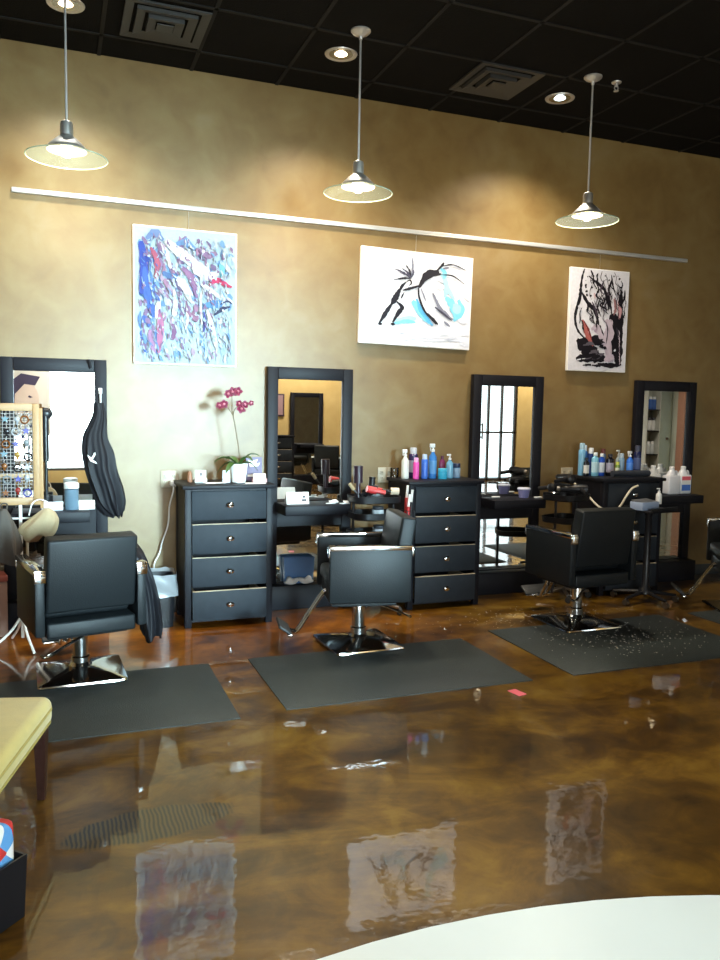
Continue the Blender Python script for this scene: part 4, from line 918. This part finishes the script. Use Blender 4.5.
# ------------------------------------------------------------------ jewellery frame, bags and shelf things at the left
t = thing('jewellery_display', 'pine framed mesh jewellery display on a white tripod at the left edge', 'display', (-.33, -.62, .001))
b = MB(); w_ = .245
b.box(w_-.038, w_, -.014, .014, .885, 1.495, .003); b.box(-w_, -w_+.038, -.014, .014, .885, 1.495, .003); b.box(-w_+.039, w_-.039, -.014, .014, 1.45, 1.495, .003); b.box(-w_+.039, w_-.039, -.014, .014, .885, .93, .003)
b.box(-w_+.039, w_-.039, .003, .013, 1.045, 1.075, .002); b.box(w_-.002, w_+.018, -.004, .018, .86, 1.47, .003); b.build('frame', M['pine'], t)
b = MB()
for i in range(21): x = -w_+.04+i*(2*w_-.08)/20; b.tube([(x, 0, .925), (x, 0, 1.455)], .0022, 4)
for i in range(26): z = .925+i*.0212; b.tube([(-w_+.035, .0, z), (w_-.035, .0, z)], .0022, 4)
b.build('mesh', M['mesh'], t, smooth=False)
b = MB(); b.tube([(.13, .02, .06), (.13, .02, .99)], .010, 8); b.tube([(-.2, .02, .80), (.26, .02, .80)], .006, 8); b.build('post', M['cord'], t)
for k in range(4):
    a = k*PI/2+.35; b = MB(); b.tube(smooth_path([(.13, .02, .20), (.13+.08*math.cos(a), .02+.08*math.sin(a), .10), (.13+.20*math.cos(a), .02+.20*math.sin(a), .012)], 4), .008, 8); b.build('leg', M['cord'], t)
cols = {'red': (120, 35, 32), 'blue': (45, 55, 130), 'golden': (150, 115, 50), 'silver': (150, 152, 155), 'amber': (115, 68, 32), 'pale grey': (120, 124, 126), 'turquoise': (80, 120, 132), 'black': (30, 30, 34)}
rows = ['top', 'second', 'third', 'fourth', 'fifth', 'sixth', 'bottom']
for j, rn in enumerate(rows):
    cs = random.sample(sorted(cols), 5)
    for i, cn_ in enumerate(cs):
        x = -.33-.06+i*.058+random.uniform(-.01, .01); z = 1.425-j*.073+random.uniform(-.008, .008)
        t = thing('earring', '%s earring in the %s row of the mesh jewellery display' % (cn_, rn), 'earring', (x, -.636, z), 0, 'earrings on the jewellery display')
        b = MB(); b.tube([(0, 0, 0), (0, -.004, .012), (0, .010, .016)], .0015, 5); b.build('hook', M['steel'], t)
        k = (i+j) % 3; b = MB()
        if k == 0: b.sphere(0, -.003, -.012, .012, 1, .6, 1.1, 8, 6); b.sphere(0, -.003, -.028, .006, seg=6, rings=4)
        elif k == 1:
            q = [(.016*math.cos(2*PI*n_/14), -.003, -.016+.016*math.sin(2*PI*n_/14)) for n_ in range(15)]; b.tube(q, .0035, 5, caps=False)
        else:
            q = []
            for n_ in range(10): rr = .018 if n_ % 2 == 0 else .008; q.append((rr*math.sin(2*PI*n_/10), -.005, -.014+rr*math.cos(2*PI*n_/10)))
            b.prism(q, (0, .004, 0))
        for v in b.bm.verts: v.co *= 1.35
        b.build('bead', cmat(cols[cn_], .2), t)
# dark bag and tan pouch hanging below
t = drape('cloth_bag', 'dark taupe cloth bag hanging below the jewellery display', 'bag', [(.875, -.29, -.72, .02, .02), (.82, -.29, -.72, .05, .04), (.72, -.29, -.72, .09, .06), (.62, -.285, -.72, .10, .07), (.56, -.285, -.72, .08, .05)], 4, .16, M['taupe'])
b = MB(); b.tube(smooth_path([(-.31, -.72, .87), (-.30, -.69, .90), (-.27, -.69, .90), (-.27, -.72, .87)], 4), .005, 6); b.build('handle', M['taupe'], t)
t = drape('cloth_pouch', 'tan cloth pouch hanging right of the dark bag, behind the left chair', 'bag', [(.87, -.05, -.70, .02, .02), (.845, -.05, -.70, .05, .03), (.80, -.065, -.70, .085, .045), (.755, -.09, -.70, .105, .05), (.715, -.105, -.70, .10, .045), (.695, -.115, -.70, .07, .03)], 5, .12, M['tan'])
b = MB(); b.tube(smooth_path([(-.15, -.70, .83), (-.13, -.70, .90), (-.09, -.70, .925), (-.04, -.70, .90), (-.03, -.70, .84)], 5), .004, 6); b.build('handle', M['cord'], t)
t = thing('gift_box', 'pale box with red and orange pattern low at the left edge', 'box', (-.40, -.27, .001), .2); b = MB(); b.box(-.09, .09, -.08, .08, 0, .36, .004); b.build('carton', cmat((110, 80, 66), .6), t); b = MB(); b.box(-.093, .093, -.083, .083, .36, .40, .003); b.build('lid', cmat((120, 55, 40), .5), t)
# station 0 shelf
t = thing('disinfectant_jar', 'tall grey blue jar with a white lid on the leftmost station shelf', 'jar', (.10, -.22, SZ)); b = MB(); b.lathe([(.042, 0), (.045, .005), (.045, .135), (.038, .14)], seg=22); b.build('glass', cmat((95, 115, 130), .12), t); b = MB(); b.lathe([(.046, .141), (.048, .145), (.048, .175), (.04, .18)], seg=22); b.build('lid', M['plastic_white'], t)
card_tent('white folded card right of the jar on the leftmost station shelf', .195, -.24, SZ, .10, .06, M['card'], 'tent_card')
card_tent('white folded card left of the jar on the leftmost station shelf', -.02, -.25, SZ, .13, .055, cmat((215, 220, 230), .5), 'tent_card')
t = handle_tool('hair_brush', 'dark rounded brush standing behind the top right of the jewellery display', (-.055, -.15, SZ+.001), (-.055, -.15, 1.43), .014, M['plastic_black'], M['plastic_black'], 'brush', .02)
b = MB(); b.sphere(0, 0, .63, .045, 1, .5, .85, 14, 10); b.build('pad', M['plastic_black'], t)
b = MB(); b.lathe([(.035, 0), (.038, .004), (.04, .09), (.036, .09), (.034, .01), (0, .008)], seg=18); o = b.build('brush_cup', M['plastic_black']); o.location = (-.055, -.15, SZ); 
o.parent = None; tag(o, 'black cup holding the standing brush on the leftmost station shelf', 'cup')

# ------------------------------------------------------------------ yellow seat and black basket
t = thing('upholstered_seat', 'yellow green upholstered seat on dark tapered legs at the left edge', 'seat', (-.395, -2.90, .001), R(-15))
b = MB(); b.box(-.30, .30, -.40, .34, .285, .392, .034, seg=5)
for v in b.bm.verts:
    if v.co.z > .335: v.co.z += .045*(1-(v.co.x/.3)**2)*(1-((v.co.y+.03)/.37)**2)
b.build('cushion', M['yellow'], t)
b = MB(); 
def rr2(hx, hy, z, r=.05):
    q = []
    for sx, sy, a0 in ((1, 1, 0), (-1, 1, PI/2), (-1, -1, PI), (1, -1, PI*1.5)):
        for k in range(5): a = a0+k*PI/8; q.append((sx*(hx-r)+r*math.cos(a), sy*(hy-r)+r*math.sin(a), z))
    return q+[q[0]]
b.tube([(q[0], q[1]-.03, q[2]) for q in rr2(.3015, .3715, .350)], .005, 6, caps=False); b.tube([(q[0], q[1]-.03, q[2]) for q in rr2(.298, .368, .302)], .005, 6, caps=False); b.build('piping', mat('darker piping', (.40, .32, .09), .8), t)
for sx in (-1, 1):
    for sy in (-1, 1):
        b = MB(); x, y = sx*.262, sy*.30
        b.rings([[(x+hx*s_, y+hy*s_, z) for hx, hy in ((-1, -1), (1, -1), (1, 1), (-1, 1))] for s_, z in ((.013, 0), (.020, .2), (.023, .284))]); b.build('leg', M['mahogany'], t, smooth=False)
t = thing('storage_box', 'black square box holding patterned cloth, at the left edge near the camera', 'box', (-.335, -3.415, .001), R(45))
b = MB(); b.rings([[(-.165, -.165, 0), (.165, -.165, 0), (.165, .165, 0), (-.165, .165, 0)], [(-.172, -.172, .19), (.172, -.172, .19), (.172, .172, .19), (-.172, .172, .19)], [(-.165, -.165, .19), (.165, -.165, .19), (.165, .165, .19), (-.165, .165, .19)], [(-.155, -.155, .01), (.155, -.155, .01), (.155, .155, .01), (-.155, .155, .01)]]); b.build('box_body', M['plastic_black'], t, smooth=False)
pm, nt, N, L, bs = newmat('printed cotton')
tc = N.new('ShaderNodeTexCoord'); vo = N.new('ShaderNodeTexVoronoi'); vo.inputs['Scale'].default_value = 16; L.new(tc.outputs['Object'], vo.inputs['Vector'])
sx_ = N.new('ShaderNodeSeparateColor'); L.new(vo.outputs['Color'], sx_.inputs[0])
rp = ramp(N, [(0, srgb(60, 110, 180)), (.25, srgb(200, 50, 45)), (.45, srgb(230, 225, 220)), (.6, srgb(35, 35, 45)), (.75, srgb(90, 150, 205)), (.9, srgb(225, 150, 70))]); rp.color_ramp.interpolation = 'CONSTANT'
L.new(sx_.outputs[0], rp.inputs[0]); L.new(rp.outputs[0], bs.inputs['Base Color']); bs.inputs['Roughness'].default_value = .7
t = thing('patterned_cushion', 'colourful patterned cloth cushion stuffed in the black box', 'cushion', (-.335, -3.415, .02), R(45))
b = MB(); b.box(-.154, .154, -.154, .154, 0, .262, .025, seg=4)
for v in b.bm.verts: v.co.z += .10*(v.co.x-v.co.y)+.012*math.sin(40*v.co.x) if v.co.z > .12 else 0
b.build('cover', pm, t)

# ------------------------------------------------------------------ hair clippings, painted pink reflection
b = MB()
for i in range(520):
    if i < 330: x, y, z = random.gauss(3.55, .32), random.gauss(-1.55, .2), MZ+.0006
    else: x, y, z = random.gauss(3.2, .45), random.gauss(-.85, .14), .0006
    if i < 330 and not (2.82 < x < 4.16 and -2.05 < y < -1.2): continue
    if i >= 330 and y < -1.1: continue
    if abs(x-3.445) < .25 and abs(y+1.17) < .25: continue
    a = random.uniform(0, 2*PI); l = random.uniform(.004, .014)
    b.prism([(x, y, z), (x+l*math.cos(a), y+l*math.sin(a), z), (x+l*math.cos(a+.5)*.6, y+l*math.sin(a+.5)*.6, z)], (0, 0, random.uniform(.001, .003)))
tag(b.build('hair_clippings', M['clip'], smooth=False), 'pale hair clippings scattered on the mat and floor by the right chair', 'hair', kind='stuff')
b = MB(); b.box(-.028, .028, -.045, .045, 0, .0015); o = b.build('pink_reflection', M['pink'], smooth=False); o.location = (2.30, -2.24, .001); o.rotation_euler = (0, 0, .2); tag(o, 'pink painted reflection on the floor at the front right corner of the middle mat', 'paper')  # flat pink slab set in as a reflection on the glossy floor

# ------------------------------------------------------------------ across the room (seen in the mirrors)
t = thing('poster', 'large poster of a dark haired face, seen reflected in the leftmost mirror', 'poster', (-.42, YF+.35, .0), PI)
b = MB(); b.box(-.36, .36, -.01, .01, .95, 2.15); b.build('board', M['card'], t, smooth=False)
b = MB(); q = []
for i in range(20): a = 2*PI*i/20; q.append((.02+.2*math.cos(a), -.011, 1.55+.30*math.sin(a)))
b.prism(q, (0, -.002, 0)); b.build('face', cmat((232, 214, 206), .6), t, smooth=False)
b = MB(); b.prism([(-.2, -.0131, 1.95), (.1, -.0131, 2.0), (.28, -.0131, 1.85), (.33, -.0131, 1.5), (.30, -.0131, 1.1), (.22, -.0131, 1.3), (.2, -.0131, 1.65), (.05, -.0131, 1.82), (-.12, -.0131, 1.8)], (0, -.002, 0)); b.prism([(-.08, -.0131, 1.60), (-.02, -.0131, 1.63), (.0, -.0131, 1.6), (-.04, -.0131, 1.585)], (0, -.002, 0)); b.prism([(-.02, -.0131, 1.36), (.05, -.0131, 1.38), (.1, -.0131, 1.36), (.04, -.0131, 1.335)], (0, -.002, 0)); b.build('hair', cmat((72, 66, 96), .6), t, smooth=False)
b = MB(); b.box(-.02, .02, -.02, .02, 0, .95); b.box(-.2, .2, -.1, .1, 0, .02); b.build('stand', M['plastic_black'], t, smooth=False)
t = thing('wall_picture', 'small dark framed picture across the room, seen in a mirror', 'picture', (4.08, YF+.002, 1.55), PI); b = MB(); b.box(-.13, .13, -.02, 0, -.22, .22, .004); b.build('frame', cmat((70, 50, 60), .5), t); b = MB(); b.box(-.10, .10, -.023, -.0205, -.19, .19); b.build('print', cmat((150, 120, 125), .6), t, smooth=False)
t = thing('product_shelf', 'tall white product shelf by the far wall, seen in the right mirror', 'shelf', (10.62, -6.75, .0), PI)
b = MB(); b.box(-.16, -.14, -.26, 0, .0, 2.0); b.box(.14, .16, -.26, 0, 0, 2.0); b.build('side_panels', cmat((190, 192, 186), .6), t, smooth=False)
b = MB(); b.box(-.139, .139, -.02, 0, 0, 2.0); b.build('back_panel', cmat((196, 200, 192), .6), t, smooth=False)
for z in (.3, .75, 1.2, 1.6):
    b = MB(); b.box(-.139, .139, -.26, -.021, z-.02, z); b.build('shelf_board', M['black_wood'], t, smooth=False)
q = 0
for z, nm, bc, cc in ((1.6, 'top', (70, 105, 175), (225, 228, 232)), (1.2, 'second', (215, 216, 218), (60, 60, 70)), (.75, 'third', (200, 205, 208), (220, 220, 222))):
    for i, pos in enumerate(('right', 'middle', 'left')):
        bottle('%s bottle on the %s board of the reflected product shelf' % (pos, nm), 10.62+(1-i)*.088, -6.75+.15, z, 'can', .24, .038, bc, cc, None, 'bottles on the reflected product shelf')
